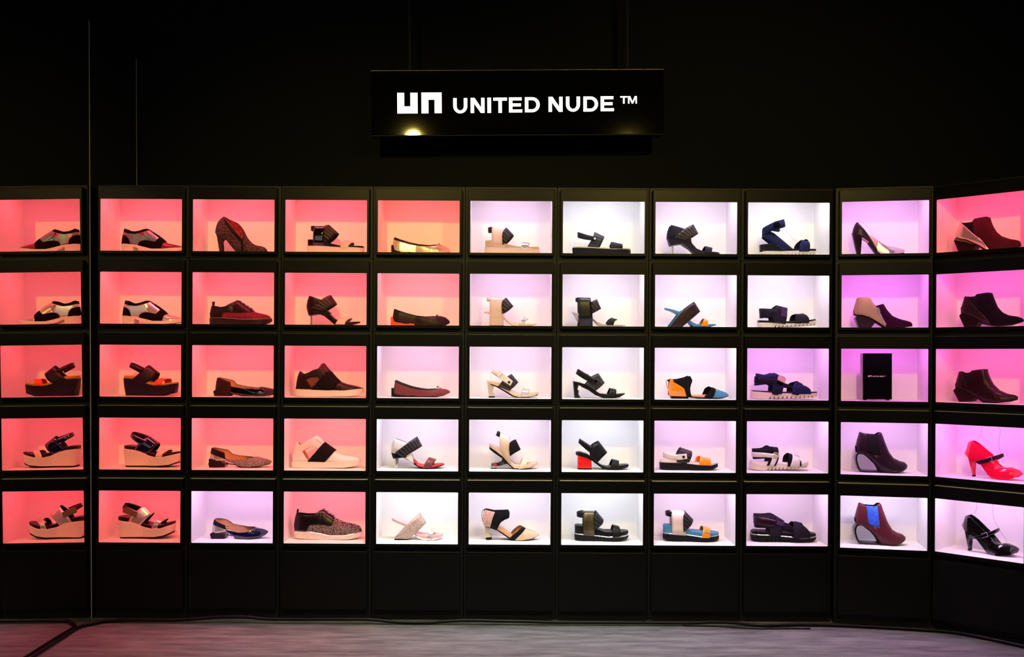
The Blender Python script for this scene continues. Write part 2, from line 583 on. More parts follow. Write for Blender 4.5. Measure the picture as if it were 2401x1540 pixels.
# ------------------------------------------------------------------ cables lying along the foot of the boxes
def cable(name, pts, r, label, m):
    out = []
    for (x, y) in pts:
        xp, yp = unroll(x, y)
        yy = -0.05
        z = EYE - yp * (DIST + yy) / FPX
        if z < r + 0.001 or x > 1960 or x < 250:
            z = r + 0.0012
            yy = (EYE - z) * FPX / yp - DIST
            yy = min(yy, -0.02 - r)
        X = xp * (DIST + yy) / FPX
        lim = MIRROR_X + r + 0.003
        out.append((lim if x < 206 else max(X, lim), yy, z))
    o = link(name, tube_mesh(name, out, r, 10, sub=4), [m], None, 60)
    return tag(o, label, 'cable')
m_cab = mat('cable_rubber', (10, 10, 14), 0.4, spec=0.22)
A = [(40, 1562), (78, 1540), (130, 1511), (168, 1488), (200, 1468.5), (228, 1459.5), (250, 1455), (300, 1453), (367, 1454), (433, 1452.6), (500, 1447.6), (533, 1446), (583, 1446.6), (617, 1450.6), (667, 1451.6), (800, 1451.6),
     (850, 1451.6), (883, 1453.3), (933, 1458.3), (1000, 1459.3), (1050, 1456), (1100, 1454), (1166, 1455.6), (1233, 1456.6), (1300, 1458.6), (1400, 1459), (1600, 1460),
     (1667, 1458.4), (1717, 1459.4), (1760, 1464), (1800, 1465.7), (1867, 1464), (1933, 1464.4), (2033, 1468.4), (2167, 1476), (2234, 1481.7), (2300, 1493.4), (2401, 1515), (2440, 1526)]
cable('power_cable', A, 0.0070, 'thick black cable running along the foot of the boxes and mirror', m_cab)
B = [(1600, 1466), (1640, 1466.5), (1690, 1468), (1740, 1471.5), (1790, 1473.5), (1850, 1473), (1900, 1473)]
cable('power_cable', B, 0.003, 'thin black cable lying beside the thick cable on the floor', m_cab)

# ------------------------------------------------------------------ shoe building kit
# side-view drawings are kept on measuring sheets: origin and scale of each sheet in photograph pixels
SHEETS = {'A1': (0, 425, 440 / 1909), 'A2': (0, 780, 440 / 1936), 'A3': (0, 1130, 440 / 1653),
          'B1': (435, 425, 440 / 1909), 'B2': (435, 780, 440 / 1993), 'B3': (435, 1120, 440 / 1993),
          'C1': (870, 425, 440 / 1909), 'C2': (870, 780, 440 / 1993), 'C3': (870, 1120, 440 / 1993),
          'D1': (1300, 425, 440 / 1909), 'D2': (1300, 780, 440 / 1993), 'D3': (1300, 1120, 440 / 1993),
          'E1': (1730, 425, 470 / 2039), 'E2': (1730, 780, 470 / 2129), 'E3': (1730, 1120, 470 / 2011),
          'F1': (2160, 400, 241 / 977), 'F2': (2160, 770, 241 / 1003), 'F3': (2160, 1130, 241 / 905)}
SHOE_Y = 0.118

PLANS = {
 'round': [(0, .004), (.012, .012), (.04, .021), (.09, .0275), (.16, .030), (.28, .030), (.42, .0295), (.56, .035), (.70, .0405), (.80, .0405), (.89, .035), (.95, .026), (.985, .016), (1, .006)],
 'almond': [(0, .004), (.012, .012), (.04, .020), (.09, .0265), (.16, .029), (.28, .029), (.42, .028), (.56, .034), (.70, .039), (.80, .036), (.89, .027), (.95, .018), (.985, .010), (1, .003)],
 'point': [(0, .004), (.012, .012), (.04, .020), (.09, .0265), (.16, .029), (.28, .0285), (.42, .0275), (.56, .033), (.68, .0375), (.78, .034), (.88, .022), (.95, .0115), (.985, .006), (1, .002)],
 'square': [(0, .006), (.012, .015), (.04, .023), (.09, .0285), (.16, .031), (.28, .031), (.42, .030), (.56, .0355), (.70, .041), (.82, .0405), (.91, .036), (.96, .031), (.99, .024), (1, .017)]}

def interp(tab, u):
    if u <= tab[0][0]: return tab[0][1]
    for (a, b), (c, d) in zip(tab, tab[1:]):
        if u <= c:
            t = (u - a) / (c - a) if c > a else 0
            return b + (d - b) * t
    return tab[-1][1]

def vrange(poly, x):
    zs = []
    n = len(poly)
    for i in range(n):
        (x0, z0), (x1, z1) = poly[i], poly[(i + 1) % n]
        if (x0 <= x < x1) or (x1 <= x < x0):
            zs.append(z0 + (z1 - z0) * (x - x0) / (x1 - x0))
    if not zs:
        p = min(poly, key=lambda q: abs(q[0] - x))
        return p[1], p[1]
    return min(zs), max(zs)

def inside(poly, x, z):
    c = False
    n = len(poly)
    for i in range(n):
        (x0, z0), (x1, z1) = poly[i], poly[(i + 1) % n]
        if (z0 > z) != (z1 > z) and x < (x1 - x0) * (z - z0) / (z1 - z0) + x0:
            c = not c
    return c

def along(pl, t):
    """point at fraction t of the length of a polyline"""
    L = [math.dist(a, b) for a, b in zip(pl, pl[1:])]
    s = t * sum(L)
    for i, l in enumerate(L):
        if s <= l or i == len(L) - 1:
            q = min(1, s / l) if l > 0 else 0
            return tuple(a + (b - a) * q for a, b in zip(pl[i], pl[i + 1]))
        s -= l

def smooth_line(pl, n=6):
    if len(pl) < 3:
        return pl
    out = []
    for i in range(len(pl) - 1):
        p0, p1, p2, p3 = pl[max(i - 1, 0)], pl[i], pl[i + 1], pl[min(i + 2, len(pl) - 1)]
        for k in range(n):
            t = k / n
            out.append(tuple(0.5 * (2 * b + (c - a) * t + (2 * a - 5 * b + 4 * c - d) * t * t + (3 * b - a - 3 * c + d) * t ** 3)
                             for a, b, c, d in zip(p0, p1, p2, p3)))
    out.append(pl[-1])
    return out

def L(s):
    return [tuple(float(v) for v in q.split(',')) for q in s.split()]

SUB = {'heel_tip': ['heel', 'diagonal_strap', 'side_panel'], 'heel_ridge': ['heel'], 'heel_stripe': ['heel'], 'heel_inlay': ['heel'], 'heel_top': ['heel'],
       'button': ['button_flap', 'heel_strap'], 'buckle': ['ankle_strap', 'heel_strap', 'instep_strap'], 'instep_buckle': ['instep_strap'], 'toe_buckle': ['toe_strap'],
       'ankle_buckle': ['ankle_strap'], 'lace': ['quarter'], 'pull_tab': ['quarter'], 'zip_pull': ['zip', 'heel_cup'], 'zip_cord': ['heel_cup'], 'bow_*': ['top_binding'],
       'welt': ['sole', 'platform'], 'heel_screw': ['ring_heel'], 'strap_end': ['ankle_strap', 'instep_strap'], 'buckle_plate': ['instep_strap'],
       'strap_edging': ['diagonal_strap'], 'tongue_patch': ['upper'], 'letter_*': ['block'], 'logo_*': ['block'], 'foot': ['block'], 'fastener': ['heel_strap'], 'button_flap': []}

class Shoe:
    def __init__(self, c, r, sheet, span, name, label, short, cat='shoe', plan='round', off=(0, 0), group='shoes in the lit display boxes'):
        self.c, self.r = c, r
        self.sx, self.sy, self.sc = SHEETS[sheet]
        self.off = off
        p, a = box_place(c)
        self.ax = Vector((math.cos(a), math.sin(a), 0))
        self.nin = Vector((-math.sin(a), math.cos(a), 0))
        self.p0 = p + self.nin * SHOE_Y + Vector((0, 0, floor_z(r)))
        self.root = empty(name, self.p0, a)
        tag(self.root, label, cat, group)
        self.plan = plan
        self.minz = 1e9
        self.x0, self.x1 = [self.q((x, 0))[0] for x in span]
        self.u = self.q((1, 0))[0] - self.q((0, 0))[0]
        display_box(c, r, short)

    def q(self, p):
        """sheet point -> (x, z) in the shoe's own upright plane"""
        x, y = self.sx + (p[0] + self.off[0]) * self.sc, self.sy + (p[1] + self.off[1]) * self.sc
        xp, yp = unroll(x, y)
        d = Vector((xp / FPX, 1.0, -yp / FPX))
        o = Vector((0, -DIST, EYE))
        t = (self.p0 - o).dot(self.nin) / d.dot(self.nin)
        h = o + d * t - self.p0
        return h.dot(self.ax), h.z

    def P(self, pts):
        if isinstance(pts, str):
            pts = L(pts)
        return [self.q(p) for p in pts]

    def w(self, x, plan=None):
        return interp(PLANS[plan or self.plan], (x - self.x0) / (self.x1 - self.x0))

    def note(self, verts):
        self.minz = min(self.minz, min(v[2] for v in verts))

    def done(self):
        self.root.location.z += 0.0006 - self.minz
        # small pieces belong to the part that carries them
        by = {}
        for o in self.root.children:
            by.setdefault(o.name.split('.')[0], o)
        for o in list(self.root.children):
            n = o.name.split('.')[0]
            for k, hosts in SUB.items():
                if n == k or (k.endswith('*') and n.startswith(k[:-1])):
                    for h in hosts:
                        if h in by and by[h] is not o:
                            o.parent = by[h]
                            break
                    break

    def add(self, name, verts, faces, mats, smooth=45, label=None):
        self.note(verts)
        o = from_data(name, verts, faces, mats, self.root, smooth)
        if label:
            o['label'] = label
        return o

    # solid with the given side outline and a foot-shaped plan: soles, wedges, footbeds
    def sole(self, name, poly, m, wm=1.0, ft=1.0, fb=1.0, plan=None, n=64, cham=0.0014, label=None, wadd=0.0):
        poly = self.P(poly)
        xs = sorted(set([p[0] for p in poly]))
        lo, hi = xs[0], xs[-1]
        st = [lo + (hi - lo) * (0.5 - 0.5 * math.cos(math.pi * i / n)) for i in range(n + 1)] + xs
        e = (hi - lo) * 1e-4
        st = sorted(set(round(min(max(x, lo + e), hi - e), 6) for x in st))
        v, f = [], []
        for x in st:
            z0, z1 = vrange(poly, x)
            if z1 - z0 < 0.0006:
                z1 = z0 + 0.0006
            w = self.w(x, plan) * wm + wadd
            c = min(cham, (z1 - z0) * 0.3, w * 0.5)
            wb, wt = w * fb, w * ft
            for (y, z) in ((-wb, z0 + c), (-wt, z1 - c), (-wt + c, z1), (wt - c, z1), (wt, z1 - c), (wb, z0 + c), (wb - c, z0), (-wb + c, z0)):
                v.append((x, y, z))
        for i in range(len(st) - 1):
            for k in range(8):
                k2 = (k + 1) % 8
                f.append((i * 8 + k, (i + 1) * 8 + k, (i + 1) * 8 + k2, i * 8 + k2))
        f.append(tuple(range(8)))
        f.append(tuple((len(st) - 1) * 8 + k for k in reversed(range(8))))
        return self.add(name, v, f, [m], 40, label)

    # hollow upper; panels = [(part name, outline or None, material, push, label)], part name None cuts a hole
    def upper(self, poly, panels, lining, open=None, plan=None, n=2.3, rim=0.8, nx=70, nh=14, cuff=None, smooth=1, flat=False, near_cut=None, wm=0.97, thick=0.0018):
        poly = self.P(poly)
        panels = [(p[0], self.P(p[1]) if p[1] else None, p[2], p[3] if len(p) > 3 else 0.0, p[4] if len(p) > 4 else None) for p in panels]
        near_cut = self.P(near_cut) if near_cut else None
        lo, hi = min(p[0] for p in poly), max(p[0] for p in poly)
        e = (hi - lo) * 1e-4
        st = [min(max(lo + (hi - lo) * (0.5 - 0.5 * math.cos(math.pi * i / nx)) * 0.35 + 0.65 * (hi - lo) * i / nx, lo + e), hi - e) if not flat else
              min(max(lo + (hi - lo) * i / nx, lo + e), hi - e) for i in range(nx + 1)]
        st = [min(max(x, lo + e), hi - e) for x in st]
        zr = [vrange(poly, x) for x in st]
        for _ in range(smooth):
            zr = [zr[0]] + [tuple((zr[i - 1][k] + 2 * zr[i][k] + zr[i + 1][k]) / 4 for k in (0, 1)) for i in range(1, len(zr) - 1)] + [zr[-1]]
        if open:
            oa, ob = self.q((open[0], 0))[0], self.q((open[1], 0))[0]
        verts = {}
        def vert(i, j, s):
            x = st[i]
            z0, z1 = zr[i]
            if cuff:
                t = (x - lo) / (hi - lo)
                w = cuff * max(0.0, 1 - abs(2 * t - 1) ** 2.6) ** (1 / 2.6) + 0.0008
                r = w * rim
            else:
                w = self.w(x, plan) * wm
                r = 0.0
                if open and oa < x < ob:
                    t = (x - oa) / (ob - oa)
                    r = min(w * rim, 0.027 * max(0.0, 1 - abs(2 * t - 1) ** 2.4) ** (1 / 2.0))
            ph = math.pi / 2 * j / nh
            h = math.sin(ph) ** (2 / n)
            yf = max(0.0, math.cos(ph)) ** (2 / n)
            return (x, s * (r + (w - r) * yf), z0 + (z1 - z0) * h)
        bm = bmesh.new()
        for s in (-1, 1):
            g = [[bm.verts.new(vert(i, j, s)) for j in range(nh + 1)] for i in range(nx + 1)]
            for i in range(nx):
                for j in range(nh):
                    f = [g[i][j], g[i + 1][j], g[i + 1][j + 1], g[i][j + 1]]
                    bm.faces.new(f if s < 0 else f[::-1])
        bmesh.ops.remove_doubles(bm, verts=bm.verts, dist=0.00006)
        bmesh.ops.dissolve_degenerate(bm, edges=bm.edges, dist=0.00002)
        # cut the surface exactly along every panel outline
        if not flat:
            for poly_ in [p[1] for p in panels if p[1]] + ([near_cut] if near_cut else []):
                for k in range(len(poly_)):
                    (ax, az), (bx, bz) = poly_[k], poly_[(k + 1) % len(poly_)]
                    x0, x1, z0, z1 = min(ax, bx), max(ax, bx), min(az, bz), max(az, bz)
                    ln = math.hypot(bx - ax, bz - az)
                    if ln < 1e-6:
                        continue
                    ux, uz = (bx - ax) / ln, (bz - az) / ln
                    fs = []
                    for f in bm.faces:
                        xs = [v.co.x for v in f.verts]
                        if max(xs) < x0 or min(xs) > x1:
                            continue
                        zs = [v.co.z for v in f.verts]
                        if max(zs) < z0 or min(zs) > z1:
                            continue
                        d = [(v.co.x - ax) * uz - (v.co.z - az) * ux for v in f.verts]
                        if max(d) < 0 or min(d) > 0:
                            continue
                        fs.append(f)
                    if fs:
                        es = {e for f in fs for e in f.edges}
                        vs = {v for f in fs for v in f.verts}
                        bmesh.ops.bisect_plane(bm, geom=fs + list(es) + list(vs), dist=1e-6, plane_co=(ax, 0, az), plane_no=(uz, 0, -ux))
        bm.normal_update()
        bins = [([], [], {}) for _ in panels]
        for f in bm.faces:
            c = f.calc_center_median()
            if near_cut and c.y < 0 and inside(near_cut, c.x, c.z):
                continue
            for k, p in enumerate(panels):
                if p[1] is None or inside(p[1], c.x, c.z):
                    break
            else:
                continue
            if panels[k][0] is None:
                continue
            V, F, D = bins[k]
            ids = []
            for v in f.verts:
                if v not in D:
                    D[v] = len(V)
                    V.append(tuple(v.co + v.normal * panels[k][3]))
                ids.append(D[v])
            F.append(tuple(ids))
        out = []
        for (nm, pp, m, push, lb), (V, F, D) in zip(panels, bins):
            if nm is None or not F:
                continue
            me = bpy.data.meshes.new(nm)
            me.from_pydata(V, [], F)
            me.update()
            self.note(V)
            o = link(nm, me, [m, lining], self.root, None if flat else 55)
            md = o.modifiers.new('thickness', 'SOLIDIFY')
            md.thickness = thick
            md.offset = -1
            md.material_offset = 1
            if lb:
                o['label'] = lb
            out.append(o)
        bm.free()
        return out

    # band rising from one side of the sole, over the foot, down to the other side
    def strap(self, name, left, right, m, W=None, n=2.6, fx=0, fz=0, thick=0.0022, lining=None, k=5, steps=40, label=None, wadd=0.0, stop=1.0):
        a, b = smooth_line(self.P(left)), smooth_line(self.P(right))
        if W is None:
            W = self.w((a[0][0] + b[0][0]) / 2)
        W += 0.0012 + wadd
        fx, fz = fx * self.u, fz * self.u
        v, f, uv = [], [], []
        run, prev = 0.0, None
        N = int(steps * (1 + stop) / 2)
        for i in range(N + 1):
            t = -1 + 2 * i / steps
            th = (t + 1) / 2 * math.pi
            cs, sn = math.cos(th), max(0.0, math.sin(th))
            y = -W * math.copysign(abs(cs) ** (2 / n), cs)
            h = sn ** (2 / n)
            pl, pr = along(a, h), along(b, h)
            q = max(0.0, t)
            mid = Vector(((pl[0] + pr[0]) / 2, y, (pl[1] + pr[1]) / 2))
            if prev is not None:
                run += (mid - prev).length
            prev = mid
            for j in range(k + 1):
                s = j / k
                v.append((pl[0] + (pr[0] - pl[0]) * s + fx * q, y, pl[1] + (pr[1] - pl[1]) * s + fz * q))
                uv.append((s, run * 10))
        for i in range(N):
            for j in range(k):
                f.append((i * (k + 1) + j, i * (k + 1) + j + 1, (i + 1) * (k + 1) + j + 1, (i + 1) * (k + 1) + j))
        return self._sheet(name, v, f, uv, m, lining, thick, label)

    def _sheet(self, name, v, f, uv, m, lining, thick, label):
        o = self.add(name, v, f, [m, lining or m], 60, label)
        ul = o.data.uv_layers.new(name='UVMap')
        for lp in o.data.loops:
            ul.data[lp.index].uv = uv[lp.vertex_index]
        md = o.modifiers.new('thickness', 'SOLIDIFY')
        md.thickness = thick
        md.offset = 0
        md.material_offset = 1 if lining else 0
        return o

    # band that runs back along the near side, round the heel and forward again on the far side
    def sling(self, name, top, bot, m, W=0.028, rise=0, thick=0.0022, lining=None, p=2.8, label=None, far=1.0):
        a, b = smooth_line(self.P(top)), smooth_line(self.P(bot))
        rise *= self.u
        v, f, uv = [], [], []
        N = 22
        path = [(math.sin(math.pi / 2 * i / N), -1) for i in range(N + 1)] + [(math.sin(math.pi / 2 * i / N), 1) for i in range(N - 1, -1, -1)]
        M = len(path)
        run = 0.0
        for i, (s, sd) in enumerate(path):
            y = sd * W * max(0.0, 1 - s ** p) ** (1 / p)
            tau = i / (M - 1)
            pa, pb = along(a, s), along(b, s)
            for j in range(4):
                q = j / 3
                v.append((pb[0] + (pa[0] - pb[0]) * q, y, pb[1] + (pa[1] - pb[1]) * q + rise * tau))
                uv.append((q, i * 0.02))
        for i in range(M - 1):
            for j in range(3):
                f.append((i * 4 + j, i * 4 + j + 1, (i + 1) * 4 + j + 1, (i + 1) * 4 + j))
        return self._sheet(name, v, f, uv, m, lining, thick, label)

    # block with a side outline and straight depth
    def prism(self, name, poly, m, hw=0.026, y0=None, y1=None, bev=0.0010, label=None):
        me = prism_mesh(name, self.P(poly), -hw if y0 is None else y0, hw if y1 is None else y1)
        self.note([v.co for v in me.vertices])
        o = link(name, me, [m], self.root)
        if bev:
            bevel(o, bev)
        if label:
            o['label'] = label
        return o

    # tapered heel between a left and a right edge, both drawn from top to bottom
    def loft(self, name, left, right, m, h0=0.024, h1=0.012, n=3.0, label=None, steps=16, sides=20):
        a, b = smooth_line(self.P(left)), smooth_line(self.P(right))
        v, f = [], []
        for i in range(steps + 1):
            t = i / steps
            pl, pr = along(a, t), along(b, t)
            hw = h0 + (h1 - h0) * t ** 0.8
            for k in range(sides):
                an = 2 * math.pi * k / sides
                cx, sy = math.cos(an), math.sin(an)
                cx = math.copysign(abs(cx) ** (2 / n), cx)
                sy = math.copysign(abs(sy) ** (2 / n), sy)
                s = (cx + 1) / 2
                v.append((pl[0] + (pr[0] - pl[0]) * s, sy * hw, pl[1] + (pr[1] - pl[1]) * s))
        for i in range(steps):
            for k in range(sides):
                k2 = (k + 1) % sides
                f.append((i * sides + k, (i + 1) * sides + k, (i + 1) * sides + k2, i * sides + k2))
        f.append(tuple(range(sides)))
        f.append(tuple(steps * sides + k for k in reversed(range(sides))))
        return self.add(name, v, f, [m], 50, label)

    # strip of constant thickness swept along a line in the side view
    def band(self, name, path, t, hw, m, label=None):
        p = smooth_line(self.P(path), 8)
        t = t * self.u / 2
        v, f = [], []
        for i, (x, z) in enumerate(p):
            a, b = p[max(i - 1, 0)], p[min(i + 1, len(p) - 1)]
            d = Vector((b[0] - a[0], b[1] - a[1])).normalized()
            nx_, nz_ = -d.y * t, d.x * t
            v += [(x + nx_, -hw, z + nz_), (x + nx_, hw, z + nz_), (x - nx_, hw, z - nz_), (x - nx_, -hw, z - nz_)]
        for i in range(len(p) - 1):
            for k in range(4):
                k2 = (k + 1) % 4
                f.append((i * 4 + k, (i + 1) * 4 + k, (i + 1) * 4 + k2, i * 4 + k2))
        f += [(0, 1, 2, 3), tuple((len(p) - 1) * 4 + k for k in (3, 2, 1, 0))]
        o = self.add(name, v, f, [m], 40, label)
        bevel(o, 0.0012)
        return o

    def tube(self, name, pts, r, m, closed=False, sub=5, label=None):
        """pts: (sheet x, sheet y, depth)"""
        P3 = []
        for p in pts:
            x, z = self.q((p[0], p[1]))
            P3.append((x, p[2], z))
        me = tube_mesh(name, P3, r, 8, closed, sub)
        self.note([v.co for v in me.vertices])
        o = link(name, me, [m], self.root, 60)
        if label:
            o['label'] = label
        return o

    def disc(self, name, cx, cy, rad, m, y, t=0.002, label=None):
        pl = [(cx + rad * math.cos(2 * math.pi * i / 18), cy + rad * math.sin(2 * math.pi * i / 18)) for i in range(18)]
        return self.prism(name, pl, m, y0=y - t, y1=y, bev=0.0004, label=label)

    def buckle(self, name, cx, cy, w, h, ang, m, y, r=0.0011):
        ca, sa = math.cos(math.radians(ang)), math.sin(math.radians(ang))
        pts = [(cx + a * w / 2 * ca - b * h / 2 * sa, cy + a * w / 2 * sa + b * h / 2 * ca, y) for a, b in ((-1, -1), (1, -1), (1, 1), (-1, 1))]
        return self.tube(name, pts, r, m, True, 0)

    def bow(self, cx, cy, m, s=1.0):
        for sg in (-1, 1):
            self.tube('bow_loop', [(cx, cy, 0), (cx + 8 * s, cy - 14 * s, sg * 0.004), (cx + 4 * s, cy - 12 * s, sg * 0.011), (cx - 4 * s, cy - 4 * s, sg * 0.009)], 0.0011, m, True, 4)
        self.tube('bow_tail', [(cx, cy, 0), (cx + 22 * s, cy - 2 * s, -0.006), (cx + 40 * s, cy + 12 * s, -0.009)], 0.0010, m, False, 4)
        self.tube('bow_knot', [(cx - 6 * s, cy - 2 * s, -0.003), (cx + 3 * s, cy - 4 * s, 0), (cx - 6 * s, cy - 2 * s, 0.003)], 0.0018, m, False, 4)

    def laces(self, pts, m, y=0.012, r=0.0012):
        for (a, b, c, d) in pts:
            self.tube('lace', [(a - 8, b + 10, -y), ((a + c) / 2, min(b, d) - 10, -y * 0.5), ((a + c) / 2 + 4, min(b, d) - 14, 0), (c, d - 6, y)], r, m, False, 5)

# ------------------------------------------------------------------ shoe materials
K_LEATHER = mat('black_leather', (15, 13, 15), 0.42, bump=0.12, bscale=700, spec=0.14)
K_SATIN = mat('black_smooth_leather', (14, 12, 14), 0.30, bump=0.05, bscale=500)
K_SUEDE = mat('black_suede', (12, 10, 11), 0.95, spec=0.1)
K_RUBBER = mat('black_rubber', (17, 15, 16), 0.6, bump=0.1, bscale=900, spec=0.12)
K_PATENT = mat('black_patent', (10, 9, 11), 0.10, coat=1.0)
K_NEO = mat('black_neoprene', (14, 12, 15), 0.85, bump=0.15, bscale=1500, spec=0.14)
NAVY_PATENT = mat('navy_patent', (14, 13, 44), 0.10, coat=1.0)
NAVY_FAB = mat('navy_webbing', (24, 26, 66), 0.75, bump=0.3, bscale=1200, spec=0.14)
NAVY_LEA = mat('navy_leather', (26, 22, 38), 0.45, bump=0.1, bscale=700, spec=0.14)
PURPLE_FAB = mat('plum_black_fabric', (26, 18, 32), 0.8, bump=0.3, bscale=1200, spec=0.14)
WINE = mat('wine_leather', (50, 15, 21), 0.4, bump=0.1, bscale=700, spec=0.22)
WINE_DARK = mat('dark_wine_leather', (30, 10, 14), 0.35, bump=0.08, bscale=600, spec=0.22)
WINE_SUEDE = mat('wine_suede', (62, 24, 33), 0.95, spec=0.1, var=0.15)
BROWN = mat('dark_brown_leather', (34, 19, 18), 0.4, bump=0.1, bscale=700, spec=0.22)
BOOT_WINE = mat('boot_wine_leather', (80, 26, 38), 0.4, bump=0.06, bscale=700, spec=0.22)
SILVER = mat('silver_leather', (222, 214, 210), 0.28, 0.75, bump=0.05, bscale=60)
CHROME = mat('chrome', (236, 236, 240), 0.14, 0.7)
GOLD_PALE = mat('pale_gold_metal', (236, 224, 202), 0.2, 0.45)
GOLD_LEA = mat('gold_leather', (124, 112, 80), 0.34, 0.6, bump=0.25, bscale=150)
IRID = two_tone('iridescent_leather', (104, 160, 160), (150, 62, 98), 'noise', 22, 0.34, 0.4, bump=0.0)
IRID_RED = mat('iridescent_toe', (140, 52, 82), 0.3, 0.7)
WHITE_LEA = mat('white_leather', (236, 231, 231), 0.45, bump=0.03, bscale=600)
WHITE_RUB = mat('white_rubber', (236, 226, 219), 0.6, bump=0.05, bscale=900)
CREAM = mat('cream_leather', (230, 216, 203), 0.42)
NUDE = mat('nude_leather', (222, 190, 172), 0.5)
NUDE_PATENT = mat('nude_patent', (214, 186, 156), 0.14, coat=0.8)
TAN = mat('tan_leather', (194, 162, 126), 0.55)
TAN_LIGHT = mat('tan_lining', (214, 160, 118), 0.7)
PINK_LIN = mat('pink_lining', (226, 170, 176), 0.6)
MESH_BROWN = mat('brown_mesh', (112, 62, 50), 0.7, bump=0.3, bscale=1500)
MUSTARD = mat('mustard_edge', (190, 146, 50), 0.6)
ORANGE = mat('orange_patent', (236, 140, 22), 0.16, coat=0.8)
ORANGE_RED = mat('orange_red_leather', (236, 84, 34), 0.4)
RED_BLOCK = mat('red_heel', (214, 22, 24), 0.28, bump=0.05, bscale=200)
RED_CLEAR = mat('glossy_pink_red', (232, 20, 58), 0.08, coat=1.0)
RED_LIN = mat('red_insole', (214, 44, 52), 0.5)
BLUE_TEAL = mat('teal_blue_leather', (64, 128, 162), 0.5)
BLUE_GORE = two_tone('blue_elastic', (34, 74, 190), (52, 100, 214), 'noise', 90, 0.7)
SMOKE = mat('dark_purple_heel', (34, 14, 28), 0.32, spec=0.22)
CLEAR = mat('clear_plastic', (250, 236, 244), 0.05, trans=0.9)
WIRE = mat('thin_wire', (150, 110, 140), 0.4)
BUCKLE = mat('purple_buckle', (74, 46, 88), 0.3, coat=0.3)
CLEAR_EDGE = mat('clear_form_edge', (240, 214, 236), 0.3)
PLUM_VELVET = mat('plum_velvet', (42, 10, 26), 0.95, spec=0.1)
CAMO_GOLD = mat('dark_gold_leather', (74, 64, 38), 0.36, 0.35, var=0.4, vscale=45)
RIB = two_tone('ribbed_black_elastic', (10, 8, 11), (44, 39, 42), 'wave', 2.3, 0.5, 0.0, True, 0.6, bump=0.6)
RIB_BROWN = two_tone('ribbed_brown_elastic', (12, 9, 9), (54, 45, 34), 'wave', 2.3, 0.45, 0.0, True, 0.6, bump=0.6)
RIB_NAVY = two_tone('ribbed_navy_elastic', (12, 11, 18), (40, 38, 50), 'wave', 2.2, 0.5, 0.0, True, 0.6, bump=0.6)
TWEED = two_tone('black_white_tweed', (30, 26, 26), (214, 200, 196), 'brick', 150, 0.8, thr=0.58)
TWEED_FINE = two_tone('fine_grey_tweed', (60, 46, 46), (176, 160, 158), 'noise', 420, 0.8)
TWEED_RED = two_tone('wine_tweed', (60, 14, 30), (150, 40, 74), 'noise', 320, 0.8)
HOUND = two_tone('houndstooth_fabric', (26, 18, 18), (150, 122, 112), 'brick', 140, 0.8, thr=0.68)
HOUND_RED = two_tone('houndstooth_lining', (110, 22, 28), (200, 90, 84), 'brick', 84, 0.8, thr=0.6)
WOVEN_RED = two_tone('woven_red_dots', (36, 12, 18), (140, 54, 58), 'check', 430, 0.45, thr=0.5)
WOVEN_PINK = two_tone('woven_snake_pink', (168, 140, 134), (236, 210, 206), 'brick', 95, 0.4, 0.2, thr=0.5)
SNAKE = two_tone('snake_print', (120, 98, 86), (236, 206, 182), 'voronoi', 260, 0.45, thr=0.3)
SNAKE_PINK = two_tone('snake_pink', (176, 132, 122), (238, 196, 184), 'noise', 240, 0.4, thr=0.45)
GOLD_SUEDE = mat('champagne_glitter', (172, 164, 106), 0.55, 0.3, bump=0.3, bscale=900)
SPECKLE = two_tone('speckled_white_rubber', (150, 130, 122), (242, 228, 218), 'noise', 500, 0.7, thr=0.38, bump=0.1)
PRINT = two_tone('printed_chrome', (40, 46, 54), (190, 196, 204), 'noise', 60, 0.15, 0.9, bump=0)

# ------------------------------------------------------------------ column 1
def oxford(r, dx, dy, body, toe, label, short, low):
    s = Shoe(1, r, 'A1', (1243, 1874), 'oxford_shoe', label, short, plan='almond', off=(dx, dy))
    s.upper('1246,630 1248,565 1260,512 1270,482 1283,474 1300,484 1340,503 1395,509 1445,498 1490,480 1515,477 1530,488 1600,530 1665,578 1700,620 1760,632 1830,648 1872,666 1872,676 1780,688 1690,690 1560,688 1410,652 1300,636',
            [('collar', L('1255,465 1283,465 1395,500 1515,470 1530,488 1500,507 1395,533 1330,527 1262,505'), K_SUEDE, 0.0006, 'black collar'),
             ('tongue', L('1530,480 1560,500 1680,575 1672,592 1640,578 1528,494'), K_SUEDE, 0.0),
             ('closure_flap', L('1470,520 1500,505 1528,492 1638,577 1600,614 1570,606 1500,560'), body, 0.0016),
             ('heel_counter', L('1235,650 1240,545 1262,540 1310,560 1337,592 1346,634 1346,655'), K_SUEDE, 0.0008, 'black suede heel counter'),
             ('toe_cap', L('1685,628 1700,615 1890,640 1890,700 1670,700 1674,660'), toe, 0.0004),
             ('vamp', L('1424,660 1436,620 1470,600 1510,597 1595,614 1642,560 1705,600 1705,700 1424,700'), K_SUEDE, 0.0006, 'black suede vamp'),
             ('quarter', None, body)], K_SUEDE, open=(1272, 1512))
    s.sole('sole', '1243,624 1420,648 1570,685 1690,686 1874,664 1876,680 1800,%d 1690,%d 1560,%d 1470,700 1400,668 1243,640' % (low - 13, low, low - 3), WHITE_RUB, 1.03)
    s.sole('heel', '1243,634 1380,658 1377,%d 1247,%d' % (low, low), WHITE_RUB, 1.0)
    s.done()
oxford(1, 0, 0, IRID, IRID_RED, 'iridescent teal and purple oxford shoe with black suede panels, first box of top row', 'iridescent oxford', 725)
oxford(2, 10, 737, SILVER, SILVER, 'silver leather oxford shoe with black suede panels and white sole', 'silver oxford', 718)

